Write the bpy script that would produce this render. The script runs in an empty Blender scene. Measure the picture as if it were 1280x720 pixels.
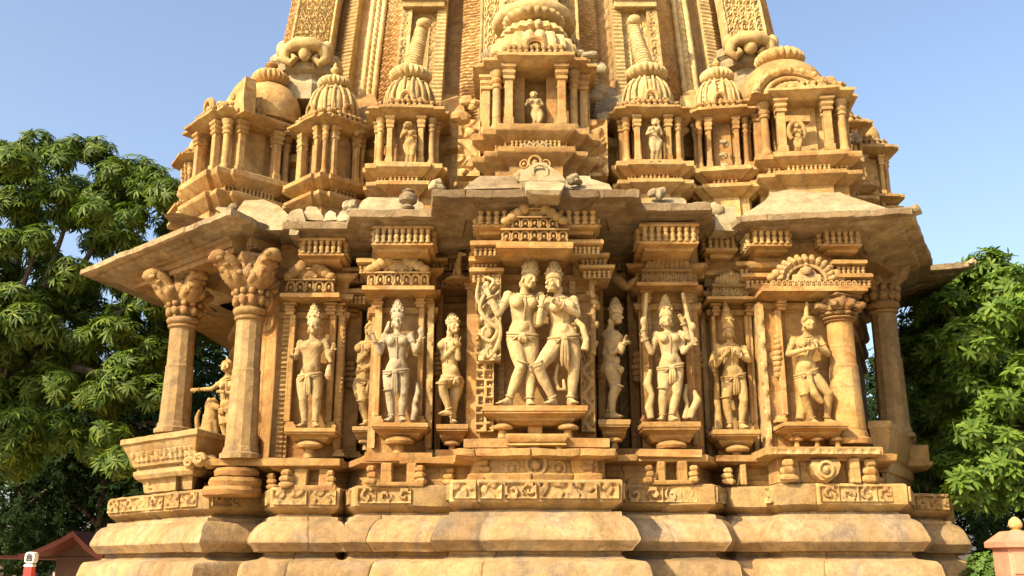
import bpy, math, random
import numpy as np
from mathutils import Vector, Matrix
random.seed(7)
R = math.radians
sc = bpy.context.scene
COL = sc.collection
# ------------------------------------------------------------------ image coordinates
# image pixels placed at assumed depths; FOC and PITCH of the camera are estimates
FOC, PITCH, CAMY, CAMZ = 1250.0, R(15.5), -10.0, 1.7
CP, SP = math.cos(PITCH), math.sin(PITCH)

def W(px, py, d):
    u, v = (px - 640) / FOC, (360 - py) / FOC
    k = d / (CP - v * SP)
    return Vector((u * k, d + CAMY, CAMZ + k * (SP + v * CP)))

def Z(py, d): return W(640, py, d).z
def X(px, py, d): return W(px, py, d).x
def S(py, d): return d / FOC / (CP - (360 - py) / FOC * SP)      # metres per image pixel

# ------------------------------------------------------------------ mesh builder
def wob(v, amp, fq=1.0):
    x, y, z = v[:, 0] * fq, v[:, 1] * fq, v[:, 2] * fq
    s = np.sin
    dx = .5*s(7.1*x+5.3*z+1.7*y) + .5*s(17.3*z-11*x+2.1) + .5*s(31*x+27*y+23*z) + .4*s(67*x-41*y+59*z)
    dy = .5*s(6.3*x-8.7*z+.4) + .5*s(19.1*x+13*z+1.1) + .5*s(29*z-33*x+11*y) + .4*s(61*y+57*x-43*z)
    dz = .3*s(5.9*x+3.1*y+.9) + .4*s(14.7*x+9*z+7*y-.7) + .5*s(37*x-21*z+17*y) + .4*s(71*x+39*y+63*z)
    return v + amp * .55 * np.stack([dx, dy, dz], 1)

class MB:
    def __init__(s):
        s.v, s.f, s.n, s.M = [], [], 0, None; s.tint = []
    def add(s, vs, fs):
        vs = np.asarray(vs, float).reshape(-1, 3)
        if s.M is not None:
            m = np.array(s.M)
            vs = vs @ m[:3, :3].T + m[:3, 3]
        b = s.n
        s.v.append(vs); s.n += len(vs)
        s.f.extend([tuple(i + b for i in f) for f in fs])
    def hexa(s, p, bev=0):                       # 8 points: bottom 4 (ccw), top 4
        s.add(p, [(3,2,1,0),(4,5,6,7),(0,1,5,4),(1,2,6,5),(2,3,7,6),(3,0,4,7)])
    def box(s, x0, x1, y0, y1, z0, z1, b=.008):
        b = min(b, (x1-x0)*.3, (y1-y0)*.3, (z1-z0)*.3)
        vs, idx = [], {}
        for i, (x, sx) in enumerate(((x0, 1), (x1, -1))):
            for j, (y, sy) in enumerate(((y0, 1), (y1, -1))):
                for k, (z, sz) in enumerate(((z0, 1), (z1, -1))):
                    idx[i,j,k] = len(vs)
                    vs += [(x, y+sy*b, z+sz*b), (x+sx*b, y, z+sz*b), (x+sx*b, y+sy*b, z)]
        fs = []
        for i in (0, 1):
            q = [idx[i,0,0], idx[i,1,0], idx[i,1,1], idx[i,0,1]]; fs.append(tuple(q if i else q[::-1]))
            q = [idx[0,i,0]+1, idx[1,i,0]+1, idx[1,i,1]+1, idx[0,i,1]+1]; fs.append(tuple(q[::-1] if i else q))
            q = [idx[0,0,i]+2, idx[1,0,i]+2, idx[1,1,i]+2, idx[0,1,i]+2]; fs.append(tuple(q if i else q[::-1]))
        for i in (0, 1):
            for j in (0, 1):
                a, c = idx[i,j,0], idx[i,j,1]; q = (a, a+1, c+1, c); fs.append(q if (i != j) else q[::-1])
                a, c = idx[i,0,j], idx[i,1,j]; q = (a, a+2, c+2, c); fs.append(q if (i == j) else q[::-1])
                a, c = idx[0,i,j], idx[1,i,j]; q = (a+1, a+2, c+2, c+1); fs.append(q if (i != j) else q[::-1])
        for (i, j, k), a in idx.items():
            fs.append((a, a+1, a+2) if (i+j+k) % 2 else (a, a+2, a+1))
        s.add(vs, fs)
    def pbox(s, x0, x1, y0, y1, d, t, b=.008):   # upright block: front face at image-pixel rectangle, distance d, depth t
        ym = (y0 + y1) / 2
        s.box(X(x0, ym, d), X(x1, ym, d), d+CAMY, d+CAMY+t, Z(max(y0, y1), d), Z(min(y0, y1), d), b)
    def loft(s, rings, cap=True):                # rings: lists of points, same count
        n = len(rings[0]); vs = [p for r in rings for p in r]; fs = []
        for i in range(len(rings)-1):
            for j in range(n):
                a, c = i*n+j, i*n+(j+1) % n
                fs.append((a, c, c+n, a+n))
        if cap:
            fs.append(tuple(range(n))[::-1]); fs.append(tuple(range((len(rings)-1)*n, len(rings)*n)))
        s.add(vs, fs)
    def ploft(s, rows):                          # rows bottom to top: (y, xl, xr, dfront, dback)
        rg = []
        for y, xl, xr, df, db in rows:
            z = Z(y, df); a, c = X(xl, y, df), X(xr, y, df)
            rg.append([(a, df+CAMY, z), (c, df+CAMY, z), (c, db+CAMY, z), (a, db+CAMY, z)])
        s.loft(rg)
    def tube(s, pts, rad, n=8, flat=1.0, up=None):
        pts = [Vector(p) for p in pts]; m = len(pts)
        rad = list(rad) if hasattr(rad, '__len__') else [rad]*m
        rings = []; prev = None
        for i, p in enumerate(pts):
            t = (pts[min(i+1, m-1)] - pts[max(i-1, 0)])
            t = t.normalized() if t.length > 1e-9 else Vector((0, 0, 1))
            if prev is None:
                a = (up or Vector((0, 1, 0)))
                if abs(a.dot(t)) > .95: a = Vector((1, 0, 0))
            else: a = prev
            a = (a - t*a.dot(t)).normalized(); prev = a; b = t.cross(a)
            rings.append([p + (a*math.cos(2*math.pi*k/n)*flat + b*math.sin(2*math.pi*k/n))*rad[i] for k in range(n)])
        s.loft(rings)
    def cap(s, a, b, ra, rb, n=10):              # tapered rounded limb
        a, b = Vector(a), Vector(b); t = (b-a)
        if t.length < 1e-6: return s.ell(a, (ra, ra, ra))
        t.normalize()
        pts, rr = [], []
        for k in (0.02, .3, .6, .85): 
            an = k*math.pi/2; pts.append(a - t*ra*math.cos(an)); rr.append(ra*math.sin(an))
        for k in range(5): pts.append(a.lerp(b, k/4)); rr.append(ra+(rb-ra)*k/4)
        for k in (.85, .6, .3, .02):
            an = k*math.pi/2; pts.append(b + t*rb*math.cos(an)); rr.append(rb*math.sin(an))
        s.tube(pts, rr, n)
    def ell(s, c, r, M=None, n=10, m=7):         # ellipsoid, optional 3x3 axes
        c = Vector(c); vs = []; fs = []
        M = M or Matrix.Identity(3)
        r = (r, r, r) if not hasattr(r, '__len__') else r
        for i in range(1, m):
            a = math.pi*i/m
            for k in range(n):
                b = 2*math.pi*k/n
                vs.append(c + M @ Vector((r[0]*math.sin(a)*math.cos(b), r[1]*math.sin(a)*math.sin(b), -r[2]*math.cos(a))))
        vs += [c + M @ Vector((0, 0, -r[2])), c + M @ Vector((0, 0, r[2]))]
        for i in range(m-2):
            for k in range(n):
                fs.append((i*n+k, i*n+(k+1) % n, (i+1)*n+(k+1) % n, (i+1)*n+k))
        b0, t0 = (m-1)*n, (m-1)*n+1
        for k in range(n):
            fs.append((b0, (k+1) % n, k)); fs.append((t0, (m-2)*n+k, (m-2)*n+(k+1) % n))
        s.add(vs, fs)
    def lathe(s, c, prof, n=16, flute=0, amp=0, rot=0, sq=None):   # prof bottom to top (r, z)
        rings = []
        for r, z in prof:
            rg = []
            for k in range(n):
                a = 2*math.pi*k/n + rot
                q = r*(1 + (amp*(abs(math.cos(flute*a/2))-.6) if flute else 0))
                rg.append((c[0]+q*math.cos(a), c[1]+q*math.sin(a), c[2]+z))
            rings.append(rg)
        s.loft(rings)
    def sweep(s, poly, prof, closed=False, step=.14, caps=True, blocks=None, seed=1):
        P = [Vector((p[0], p[1])) for p in poly]; n = len(P)
        def nrm(a, b):
            t = (b-a).normalized(); return Vector((t.y, -t.x))
        mit = []
        for i in range(n):
            if closed or 0 < i < n-1:
                n1, n2 = nrm(P[i-1], P[i]), nrm(P[i], P[(i+1) % n])
            elif i == 0: n1 = n2 = nrm(P[0], P[1])
            else: n1 = n2 = nrm(P[-2], P[-1])
            k = max(.25, 1 + n1.dot(n2)); mit.append((n1+n2)/k)
        segs = n if closed else n-1; rs = random.Random(seed); tints = []
        par = []
        for i in range(segs):
            L = (P[(i+1) % n]-P[i]).length; k = max(1, int(L/step)); nn = nrm(P[i], P[(i+1) % n])
            ts = [(j/k, 0) for j in range(k)]
            if blocks and L > blocks[0]*1.3 and nn.y < .3:        # dressed blocks with open joints
                x = rs.uniform(.4, 1)*blocks[0]; off = rs.uniform(-1, 1)*blocks[2]; ts2 = []; js = []
                while x < L-blocks[0]*.5: js.append(x/L); x += rs.uniform(*blocks[:2])
                e = .010/L; bounds = [0]+js+[1]; tn = []
                for a_, b_ in zip(bounds[:-1], bounds[1:]):
                    off = rs.uniform(-1, 1)*blocks[2]; tv = rs.uniform(-1, 1); n0_ = len(ts2)
                    mid = [t for t, _ in ts if a_+3*e < t < b_-3*e]
                    if a_ == 0: ts2.append((0, 0)); ts2.append((min(2*e, b_/2), off))
                    else: ts2 += [(a_, -blocks[3]), (a_+e, off-.004), (a_+2.4*e, off)]
                    ts2 += [(t, off) for t in mid if t > 0]
                    if b_ < 1: ts2 += [(b_-2.4*e, off), (b_-e, off-.004)]
                    else: ts2.append((1-2*e, off))
                    tn += [tv]*(len(ts2)-n0_)
                ts = [(t, o_, q_) for (t, o_), q_ in zip(ts2, tn)]
            ts = [q_ if len(q_) == 3 else (*q_, 0.) for q_ in ts]; tints += [q_[2] for q_ in ts]
            par += [(i, t, nn*o_) for t, o_, _ in ts]
        if not closed: par.append((n-2, 1.0, Vector((0, 0)))); tints.append(0.)
        vs = []
        for o, z in prof:
            Q = [P[i] + mit[i]*o for i in range(n)]
            for i, t, ex in par:
                q = Q[i].lerp(Q[(i+1) % n], t)+ex; vs.append((q.x, q.y, z))
        m = len(par); fs = []; s.tint.append((s.n, tints*len(prof)))
        for r in range(len(prof)-1):
            for j in range(m if closed else m-1):
                a, c = r*m+j, r*m+(j+1) % m
                fs.append((a, c, c+m, a+m))
        if closed and caps:
            fs.append(tuple(range(m))[::-1]); fs.append(tuple(range((len(prof)-1)*m, len(prof)*m)))
        s.add(vs, fs)
    def relief(s, O, U, V, h, sink=.03):         # carved slab: grid heights h (nv,nu) in metres
        O, U, V = (np.array(q, float) for q in (O, U, V))
        N = np.cross(U, V); N /= np.linalg.norm(N)
        nv, nu = h.shape; h = h.copy()
        h[0, :] = h[-1, :] = -sink; h[:, 0] = h[:, -1] = -sink
        uu = np.linspace(0, 1, nu); uu[1], uu[-2] = 1e-3, 1-1e-3
        vv = np.linspace(0, 1, nv); vv[1], vv[-2] = 1e-3, 1-1e-3
        g = O + uu[None, :, None]*U + vv[:, None, None]*V + h[..., None]*N
        i = np.arange(nv*nu).reshape(nv, nu)
        q = np.stack([i[:-1, :-1], i[:-1, 1:], i[1:, 1:], i[1:, :-1]], -1).reshape(-1, 4)
        s.add(g.reshape(-1, 3), q.tolist())
    def build(s, name, mat, parent=None, jit=.005, ang=38, loc=None, smooth=True):
        v = np.concatenate(s.v) if s.v else np.zeros((0, 3))
        if jit: v = wob(v, jit)
        off = loc if loc is not None else (parent_loc(parent) if parent else (0, 0, 0))
        v = v - np.array(off)
        me = bpy.data.meshes.new(name)
        me.from_pydata(v.tolist(), [], s.f); me.update()
        if smooth:
            me.shade_smooth(); me.set_sharp_from_angle(angle=R(ang))
        if any(any(q) for _, q in s.tint):
            tv = np.zeros(len(v), np.float32)
            for b_, q in s.tint: tv[b_:b_+len(q)] = q
            me.attributes.new('tint', 'FLOAT', 'POINT').data.foreach_set('value', tv)
        me.materials.append(mat)
        o = bpy.data.objects.new(name, me); COL.objects.link(o)
        if loc is not None and not parent: o.location = loc
        if parent: o.parent = parent
        return o

def parent_loc(p):
    l = Vector(p.location)
    while p.parent: p = p.parent; l = l + Vector(p.location)
    return l

def tag(o, label=None, cat=None, group=None, kind=None):
    if label: o['label'] = label
    if cat: o['category'] = cat
    if group: o['group'] = group
    if kind: o['kind'] = kind
    return o

def empty(name, loc=(0, 0, 0), parent=None):
    o = bpy.data.objects.new(name, None); COL.objects.link(o)
    o.empty_display_size = .2
    o.location = Vector(loc) - (parent_loc(parent) if parent else Vector((0, 0, 0)))
    if parent: o.parent = parent
    return o

# ------------------------------------------------------------------ relief patterns (heights 0..1)
def sstep(x, a, b):
    t = np.clip((x-a)/(b-a), 0, 1); return t*t*(3-2*t)
def pgrid(w, h, res):
    nu, nv = max(6, int(w/res)), max(6, int(h/res))
    return np.meshgrid(np.linspace(0, w, nu), np.linspace(0, h, nv))
def r_foliage(x, y, s, ph=0):
    x, y = x/s, y/s
    a = np.sin(5.1*x+1.9*np.sin(3.3*y+ph)+ph*1.7)*np.sin(5.7*y+2.1*np.sin(2.9*x-ph))
    b = np.sin(9.3*x-2*y+2*np.sin(4*y+ph)+ph*3)*np.sin(8.1*y+3.1*x+1.2*np.sin(5*x+ph))
    return np.clip(sstep(np.abs(a), .12, .42)*.75 + .35*sstep(b, -.1, .5), 0, 1)
def r_scroll(x, y, H, ph=0, cell=1.15):
    c = cell*H; k = np.floor(x/c); lx, ly = x-(k+.5)*c, y-.5*H
    sg = np.where((k % 2) == 0, 1., -1.)
    r = np.hypot(lx, ly)/H; th = np.arctan2(ly*sg, lx)
    jit = np.sin(k*12.9+ph)*2
    sp = np.sin(th*1.0+13*r+jit) ; pet = np.sin(5*th+jit)*np.sin(11*r)
    h = sstep(sp+.5*pet*(np.sin(k*3.7+ph) > 0), -.15, .15)*(r < .47)
    h = np.maximum(h, sstep(np.abs(lx)/c, .44, .47)*(np.sin(k*5.1+ph) > -.3))
    return h
def frame(x, y, w, h, t):
    e = np.minimum(np.minimum(x, w-x), np.minimum(y, h-y)); return 1-sstep(e, t*.8, t)
# ------------------------------------------------------------------ materials
class NT:
    def __init__(s, name):
        s.m = bpy.data.materials.new(name); s.m.use_nodes = True
        s.t = s.m.node_tree; s.b = s.t.nodes['Principled BSDF']
    def n(s, typ, **kw):
        o = s.t.nodes.new(typ)
        for k, v in kw.items():
            if k in o.inputs.keys(): o.inputs[k].default_value = v
            else: setattr(o, k, v)
        return o
    def l(s, a, b): s.t.links.new(a, b)
    def mix(s, fac, a, b, mode='MIX'):
        o = s.t.nodes.new('ShaderNodeMix'); o.data_type = 'RGBA'; o.blend_type = mode
        for sock, v in ((o.inputs[0], fac), (o.inputs[6], a), (o.inputs[7], b)):
            if hasattr(v, 'links') or hasattr(v, 'is_linked'): s.l(v, sock)
            else: sock.default_value = v if not isinstance(v, tuple) else (*v, 1)
        return o.outputs[2]
    def ramp(s, src, stops):
        o = s.t.nodes.new('ShaderNodeValToRGB'); e = o.color_ramp.elements
        while len(e) < len(stops): e.new(.5)
        for q, (p, c) in zip(e, stops):
            q.position = p; q.color = (*c, 1) if isinstance(c, tuple) else (c, c, c, 1)
        s.l(src, o.inputs[0]); return o.outputs[0]
    def noise(s, co, scale, detail=4, rough=.55, dist=0):
        o = s.n('ShaderNodeTexNoise', Scale=scale, Detail=detail, Roughness=rough, Distortion=dist)
        s.l(co, o.inputs['Vector']); return o.outputs['Fac']

def stone(name, lo, mid, hi, stain=(.16, .12, .085), amt=.35, bump=.5, joints=None, red=None, pits=.35, jm=.75, streak=.30):
    t = NT(name); geo = t.n('ShaderNodeNewGeometry'); co = geo.outputs['Position']
    big = t.noise(co, 1.3, 5, .6, .4)
    c = t.ramp(big, [(.3, lo), (.5, mid), (.72, hi)])
    if red:                                                  # iron-red seams in the sandstone
        m = t.n('ShaderNodeMapping'); m.inputs['Scale'].default_value = (1.1, 1.1, 3.2); t.l(co, m.inputs['Vector'])
        f = t.ramp(t.noise(m.outputs[0], 1.7, 4, .6, .8), [(.52, 0.), (.68, .75)])
        c = t.mix(f, c, red)
    bmp_extra = None
    if joints:                                               # individual blocks differ in tint
        sx = t.n('ShaderNodeSeparateXYZ'); t.l(co, sx.inputs[0])
        ad = t.n('ShaderNodeMath', operation='ADD'); t.l(sx.outputs[0], ad.inputs[0]); t.l(sx.outputs[1], ad.inputs[1])
        cx = t.n('ShaderNodeCombineXYZ'); t.l(ad.outputs[0], cx.inputs[0]); t.l(sx.outputs[2], cx.inputs[1])
        br = t.n('ShaderNodeTexBrick'); t.l(cx.outputs[0], br.inputs['Vector'])
        br.inputs['Scale'].default_value = 1; br.inputs['Brick Width'].default_value = joints[0]
        br.inputs['Row Height'].default_value = joints[1]; br.inputs['Mortar Size'].default_value = .006
        br.inputs['Mortar Smooth'].default_value = .4
        br.inputs['Color1'].default_value = (.74, .72, .70, 1); br.inputs['Color2'].default_value = (1.12, 1.1, 1.02, 1)
        br.inputs['Mortar'].default_value = (.6, .5, .42, 1)
        c = t.mix(jm, c, br.outputs['Color'], 'MULTIPLY'); bmp_extra = br.outputs['Fac']
    st = t.ramp(t.noise(co, 2.6, 8, .68, .6), [(.50, 0.), (.66, 1.)])
    mm = t.n('ShaderNodeMath', operation='MULTIPLY'); t.l(st, mm.inputs[0]); mm.inputs[1].default_value = amt
    c = t.mix(mm.outputs[0], c, stain)
    oi = t.n('ShaderNodeObjectInfo'); c = t.mix(1., c, t.ramp(oi.outputs['Random'], [(0., (.80, .77, .74)), (.5, (1., 1., 1.)), (1., (1.12, 1.13, 1.16))]), 'MULTIPLY')
    at = t.n('ShaderNodeAttribute', attribute_name='tint'); ma = t.n('ShaderNodeMath', operation='MULTIPLY_ADD'); t.l(at.outputs['Fac'], ma.inputs[0]); ma.inputs[1].default_value = .5; ma.inputs[2].default_value = .5
    c = t.mix(1., c, t.ramp(ma.outputs[0], [(0., (.74, .73, .73)), (.5, (1., 1., 1.)), (1., (1.14, 1.12, 1.06))]), 'MULTIPLY')
    if streak:                                               # rain streaks
        ms = t.n('ShaderNodeMapping'); ms.inputs['Scale'].default_value = (5.5, 5.5, .55); t.l(co, ms.inputs['Vector'])
        sk = t.ramp(t.noise(ms.outputs[0], 1.0, 6, .65, .3), [(.54, 0.), (.70, streak)]); c = t.mix(sk, c, (.085, .07, .052))
    s2 = t.ramp(t.noise(co, 9, 9, .72, .3), [(.42, .74), (.56, 1.08)]); c = t.mix(.8, c, s2, 'MULTIPLY')
    g = t.ramp(t.noise(co, 75, 3, .7), [(.3, .80), (.7, 1.16)])
    c = t.mix(1.0, c, g, 'MULTIPLY')
    t.l(c, t.b.inputs['Base Color']); t.b.inputs['Roughness'].default_value = .88
    t.b.inputs['Specular IOR Level'].default_value = .25
    b1 = t.noise(co, 14, 8, .65); b2 = t.noise(co, 95, 4, .7)
    vo = t.n('ShaderNodeTexVoronoi', Scale=38.); t.l(co, vo.inputs['Vector'])
    vr = t.ramp(vo.outputs['Distance'], [(.05, 0.), (.32, 1.)])
    def madd(a, k, b):
        o = t.n('ShaderNodeMath', operation='MULTIPLY_ADD'); t.l(a, o.inputs[0]); o.inputs[1].default_value = k
        if b is None: o.inputs[2].default_value = 0
        else: t.l(b, o.inputs[2])
        return o.outputs[0]
    h = madd(b1, 1.0, None); h = madd(b2, .28, h); h = madd(vr, pits*.35, h)
    if bmp_extra: h = madd(bmp_extra, -.55, h)
    bp = t.n('ShaderNodeBump', Strength=bump, Distance=.028); t.l(h, bp.inputs['Height'])
    t.l(bp.outputs[0], t.b.inputs['Normal'])
    return t.m

M = {}
M['wall'] = stone('golden_sandstone', (0.248, 0.131, 0.039), (0.356, 0.208, 0.068), (0.439, 0.293, 0.120), amt=.30, joints=(.95, .44), jm=.4, red=(0.299, 0.123, 0.032))
M['base'] = stone('base_sandstone', (0.218, 0.132, 0.056), (0.283, 0.184, 0.081), (0.349, 0.254, 0.134), stain=(0.153, 0.121, 0.092), amt=.78)
M['band'] = stone('frieze_sandstone', (0.268, 0.157, 0.054), (0.343, 0.216, 0.081), (0.402, 0.285, 0.127), amt=.32, bump=.4)
M['statue'] = stone('statue_sandstone', (0.323, 0.218, 0.093), (0.380, 0.275, 0.123), (0.422, 0.324, 0.170), stain=(0.232, 0.171, 0.096), amt=.35, bump=.24, pits=.15, streak=.15)
M['statue_grey'] = stone('greyed_statue_sandstone', (0.253, 0.196, 0.113), (0.316, 0.249, 0.150), (0.352, 0.285, 0.170), stain=(0.189, 0.156, 0.106), amt=.5, bump=.28, pits=.2, streak=.15)
M['statue_warm'] = stone('warm_statue_sandstone', (0.268, 0.160, 0.053), (0.338, 0.214, 0.074), (0.386, 0.271, 0.113), stain=(0.211, 0.142, 0.068), amt=.35, bump=.26, pits=.15, streak=.15)
M['eave'] = stone('weathered_eave_stone', (0.155, 0.103, 0.052), (0.256, 0.181, 0.098), (0.387, 0.307, 0.179), stain=(0.077, 0.059, 0.038), amt=.65, bump=.8, joints=(1.15, 9.))
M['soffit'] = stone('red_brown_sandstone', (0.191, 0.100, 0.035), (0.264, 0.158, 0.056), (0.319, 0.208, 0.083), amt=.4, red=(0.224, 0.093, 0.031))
M['pale'] = stone('pale_sandstone', (0.256, 0.190, 0.092), (0.309, 0.244, 0.135), (0.351, 0.293, 0.180), stain=(0.182, 0.136, 0.078), amt=.45, bump=.7, streak=.15)
M['tower'] = stone('tower_sandstone', (0.334, 0.222, 0.083), (0.434, 0.303, 0.124), (0.485, 0.369, 0.173), stain=(0.250, 0.166, 0.075), amt=.4, bump=.45)
M['rust'] = stone('orange_tower_stone', (0.321, 0.177, 0.065), (0.436, 0.262, 0.100), (0.499, 0.348, 0.163), amt=.3, bump=.4)
M['turret'] = stone('turret_sandstone', (0.284, 0.158, 0.052), (0.387, 0.239, 0.085), (0.456, 0.321, 0.133), amt=.35, bump=.55, red=(0.328, 0.145, 0.037))
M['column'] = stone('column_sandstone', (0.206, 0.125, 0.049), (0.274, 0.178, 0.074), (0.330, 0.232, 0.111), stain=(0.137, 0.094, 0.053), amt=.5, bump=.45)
M['grey'] = stone('grey_weathered_stone', (0.170, 0.130, 0.075), (0.248, 0.194, 0.113), (0.325, 0.260, 0.158), stain=(0.116, 0.087, 0.057), amt=.5, bump=.55)

def leafmat(name, dark, mid, light, trans=.25):
    t = NT(name); geo = t.n('ShaderNodeNewGeometry')
    c = t.ramp(geo.outputs['Random Per Island'], [(0., dark), (.55, mid), (1., light)])
    n = t.noise(geo.outputs['Position'], .9, 3)
    c = t.mix(t.ramp(n, [(.4, 0.), (.65, .6)]), c, mid)
    t.l(c, t.b.inputs['Base Color']); t.b.inputs['Roughness'].default_value = .55
    t.b.inputs['Specular IOR Level'].default_value = .22
    tr = t.n('ShaderNodeBsdfTranslucent')
    tc = t.mix(1., c, (1.5, 1.7, .6), 'MULTIPLY'); t.l(tc, tr.inputs['Color'])
    mx = t.n('ShaderNodeMixShader', Fac=trans); t.l(t.b.outputs[0], mx.inputs[1]); t.l(tr.outputs[0], mx.inputs[2])
    if trans < .15: t.b.inputs['Specular IOR Level'].default_value = .04; t.b.inputs['Roughness'].default_value = .85
    out = t.t.nodes['Material Output']; t.l(mx.outputs[0], out.inputs['Surface'])
    return t.m
M['leaf_a'] = leafmat('feathery_leaf', (.026, .055, .008), (.065, .108, .012), (.16, .20, .025), .25)
M['leaf_b'] = leafmat('whorled_leaf', (.04, .085, .012), (.085, .145, .018), (.165, .225, .03), .28)
M['leaf_c'] = leafmat('shaded_leaf', (.007, .016, .005), (.012, .024, .007), (.020, .034, .010), .10)  # leaf colour darkened to stand in for shade on the far trees
M['leaf_d'] = leafmat('bright_shrub_leaf', (.05, .10, .02), (.09, .16, .03), (.15, .24, .05))
def plain(name, lo, hi, sc_=6, rough=.8, bump=.3):
    t = NT(name); geo = t.n('ShaderNodeNewGeometry'); co = geo.outputs['Position']
    t.l(t.ramp(t.noise(co, sc_, 6, .6), [(.35, lo), (.65, hi)]), t.b.inputs['Base Color'])
    t.b.inputs['Roughness'].default_value = rough
    bp = t.n('ShaderNodeBump', Strength=bump, Distance=.02); t.l(t.noise(co, sc_*6, 5, .65), bp.inputs['Height'])
    t.l(bp.outputs[0], t.b.inputs['Normal']); return t.m
M['bark'] = plain('bark', (.05, .036, .024), (.12, .09, .06), 5)
M['ground'] = plain('dry_ground', (.34, .255, .15), (.44, .345, .21), 1.2)
M['roof'] = plain('red_roof_sheet', (.13, .032, .02), (.19, .05, .03), 3)  # roof red darkened to carry the shade lying over the hut
M['hutwall'] = plain('hut_wall_paint', (.09, .045, .03), (.13, .07, .045), 3)
M['redpaint'] = plain('red_paint', (.52, .02, .015), (.60, .035, .02), 4, .5)
M['white'] = plain('white_paint', (.70, .68, .64), (.80, .79, .76), 4, .6)
M['black'] = plain('dark_paint', (.03, .03, .03), (.05, .05, .05), 4, .6)
M['redstone'] = plain('pink_sandstone', (.36, .15, .085), (.46, .22, .13), 4)
# ------------------------------------------------------------------ camera, sky, sun
cam = bpy.data.cameras.new('camera'); camo = bpy.data.objects.new('camera', cam); COL.objects.link(camo)
camo.location = (0, CAMY, CAMZ); camo.rotation_euler = (math.pi/2 + PITCH, 0, 0)
cam.sensor_width = 36; cam.lens = 36*FOC/1280; cam.clip_end = 3000; cam.clip_start = .1
sc.camera = camo
SUN_EL, SUN_AZ = R(37), R(46)              # azimuth measured from behind the camera towards the left
sdir = Vector((-math.sin(SUN_AZ)*math.cos(SUN_EL), -math.cos(SUN_AZ)*math.cos(SUN_EL), math.sin(SUN_EL)))
sun = bpy.data.lights.new('sun', 'SUN'); sun.energy = 5.0; sun.angle = R(.5); sun.color = (1, .85, .60)
suno = bpy.data.objects.new('sun', sun); COL.objects.link(suno)
suno.rotation_euler = sdir.to_track_quat('Z', 'Y').to_euler()
w = bpy.data.worlds.new('World'); sc.world = w; w.use_nodes = True
wt = w.node_tree; bg = wt.nodes['Background']
sky = wt.nodes.new('ShaderNodeTexSky'); sky.sky_type = 'NISHITA'; sky.sun_disc = False
sky.sun_elevation = SUN_EL; sky.sun_rotation = math.atan2(sdir.x, sdir.y)
sky.air_density = 1.0; sky.dust_density = 3.8; sky.ozone_density = .5
wt.links.new(sky.outputs[0], bg.inputs[0]); bg.inputs[1].default_value = .15
vs_ = sc.view_settings; vs_.view_transform = 'Standard'; vs_.look = 'None'; vs_.exposure = 1.0; vs_.gamma = 1

# ------------------------------------------------------------------ ground
g = MB(); g.box(-900, 900, -60, 1500, -1, 0, 0)
tag(g.build('ground', M['ground'], jit=0), 'dusty ground around the temple', kind='structure')

# ------------------------------------------------------------------ temple
temple = tag(empty('temple', (0, 0, 0)), 'golden sandstone temple covered in carved figures, with tiered turrets and a tall ribbed tower', 'temple')
def part(mb, name, mat, parent=None, **k):
    return mb.build(name, M[mat], parent or temple, **k)
def pl(*pts, y=615): return [(X(p, y, d), d+CAMY) for p, d in pts]

CORE = pl((150, 14.0), (138, 12.6), (262, 10.85), (304, 11.15), (330, 11.35), (338, 10.75), (424, 10.75), (432, 11.0), (444, 10.5),
          (561, 10.5), (562, 9.75), (777, 9.75), (778, 10.3), (893, 10.3), (906, 10.75), (915, 10.62), (957, 10.62), (972, 10.22), (1134, 10.22),
          (1140, 11.7), (1186, 11.75), (1190, 14.0))
FULL = CORE + [(6.6, 9.0), (-6.6, 9.0)]
pb = MB()
pb.sweep(FULL, [(.34, -.05), (.30, 1.25), (.27, 1.60), (.245, 1.70), (.21, 1.735), (.03, 1.76), (-.02, 1.80), (-.02, 1.83), (-.3, 1.835)], closed=True, blocks=(.55, 1.25, .010, .012), seed=5)
plinth = part(pb, 'plinth', 'base', jit=.008)
pb = MB()
pb.sweep(FULL, [(-.3, 1.80), (.085, 1.836), (.125, 1.885), (.158, 1.915), (.166, 1.925), (.168, 1.95), (.158, 1.975), (.138, 2.03), (.105, 2.085), (.06, 2.13), (.02, 2.148), (.0, 2.15), (-.01, 2.19), (-.10, 2.20), (-.12, 2.25), (-.4, 2.26)], closed=True, blocks=(.5, 1.3, .008, .011), seed=9)
part(pb, 'cushion_course', 'base', plinth, jit=.008, ang=30)
pb = MB()
pb.sweep(FULL, [(-.4, 2.215), (-.09, 2.225), (-.04, 2.262), (-.012, 2.278), (0, 2.29), (0, 2.482), (-.02, 2.495), (-.25, 2.51), (-.6, 2.512)], closed=True, blocks=(.6, 1.4, .006, .014), seed=12)
band = part(pb, 'frieze_band', 'band', plinth, jit=.010)
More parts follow.
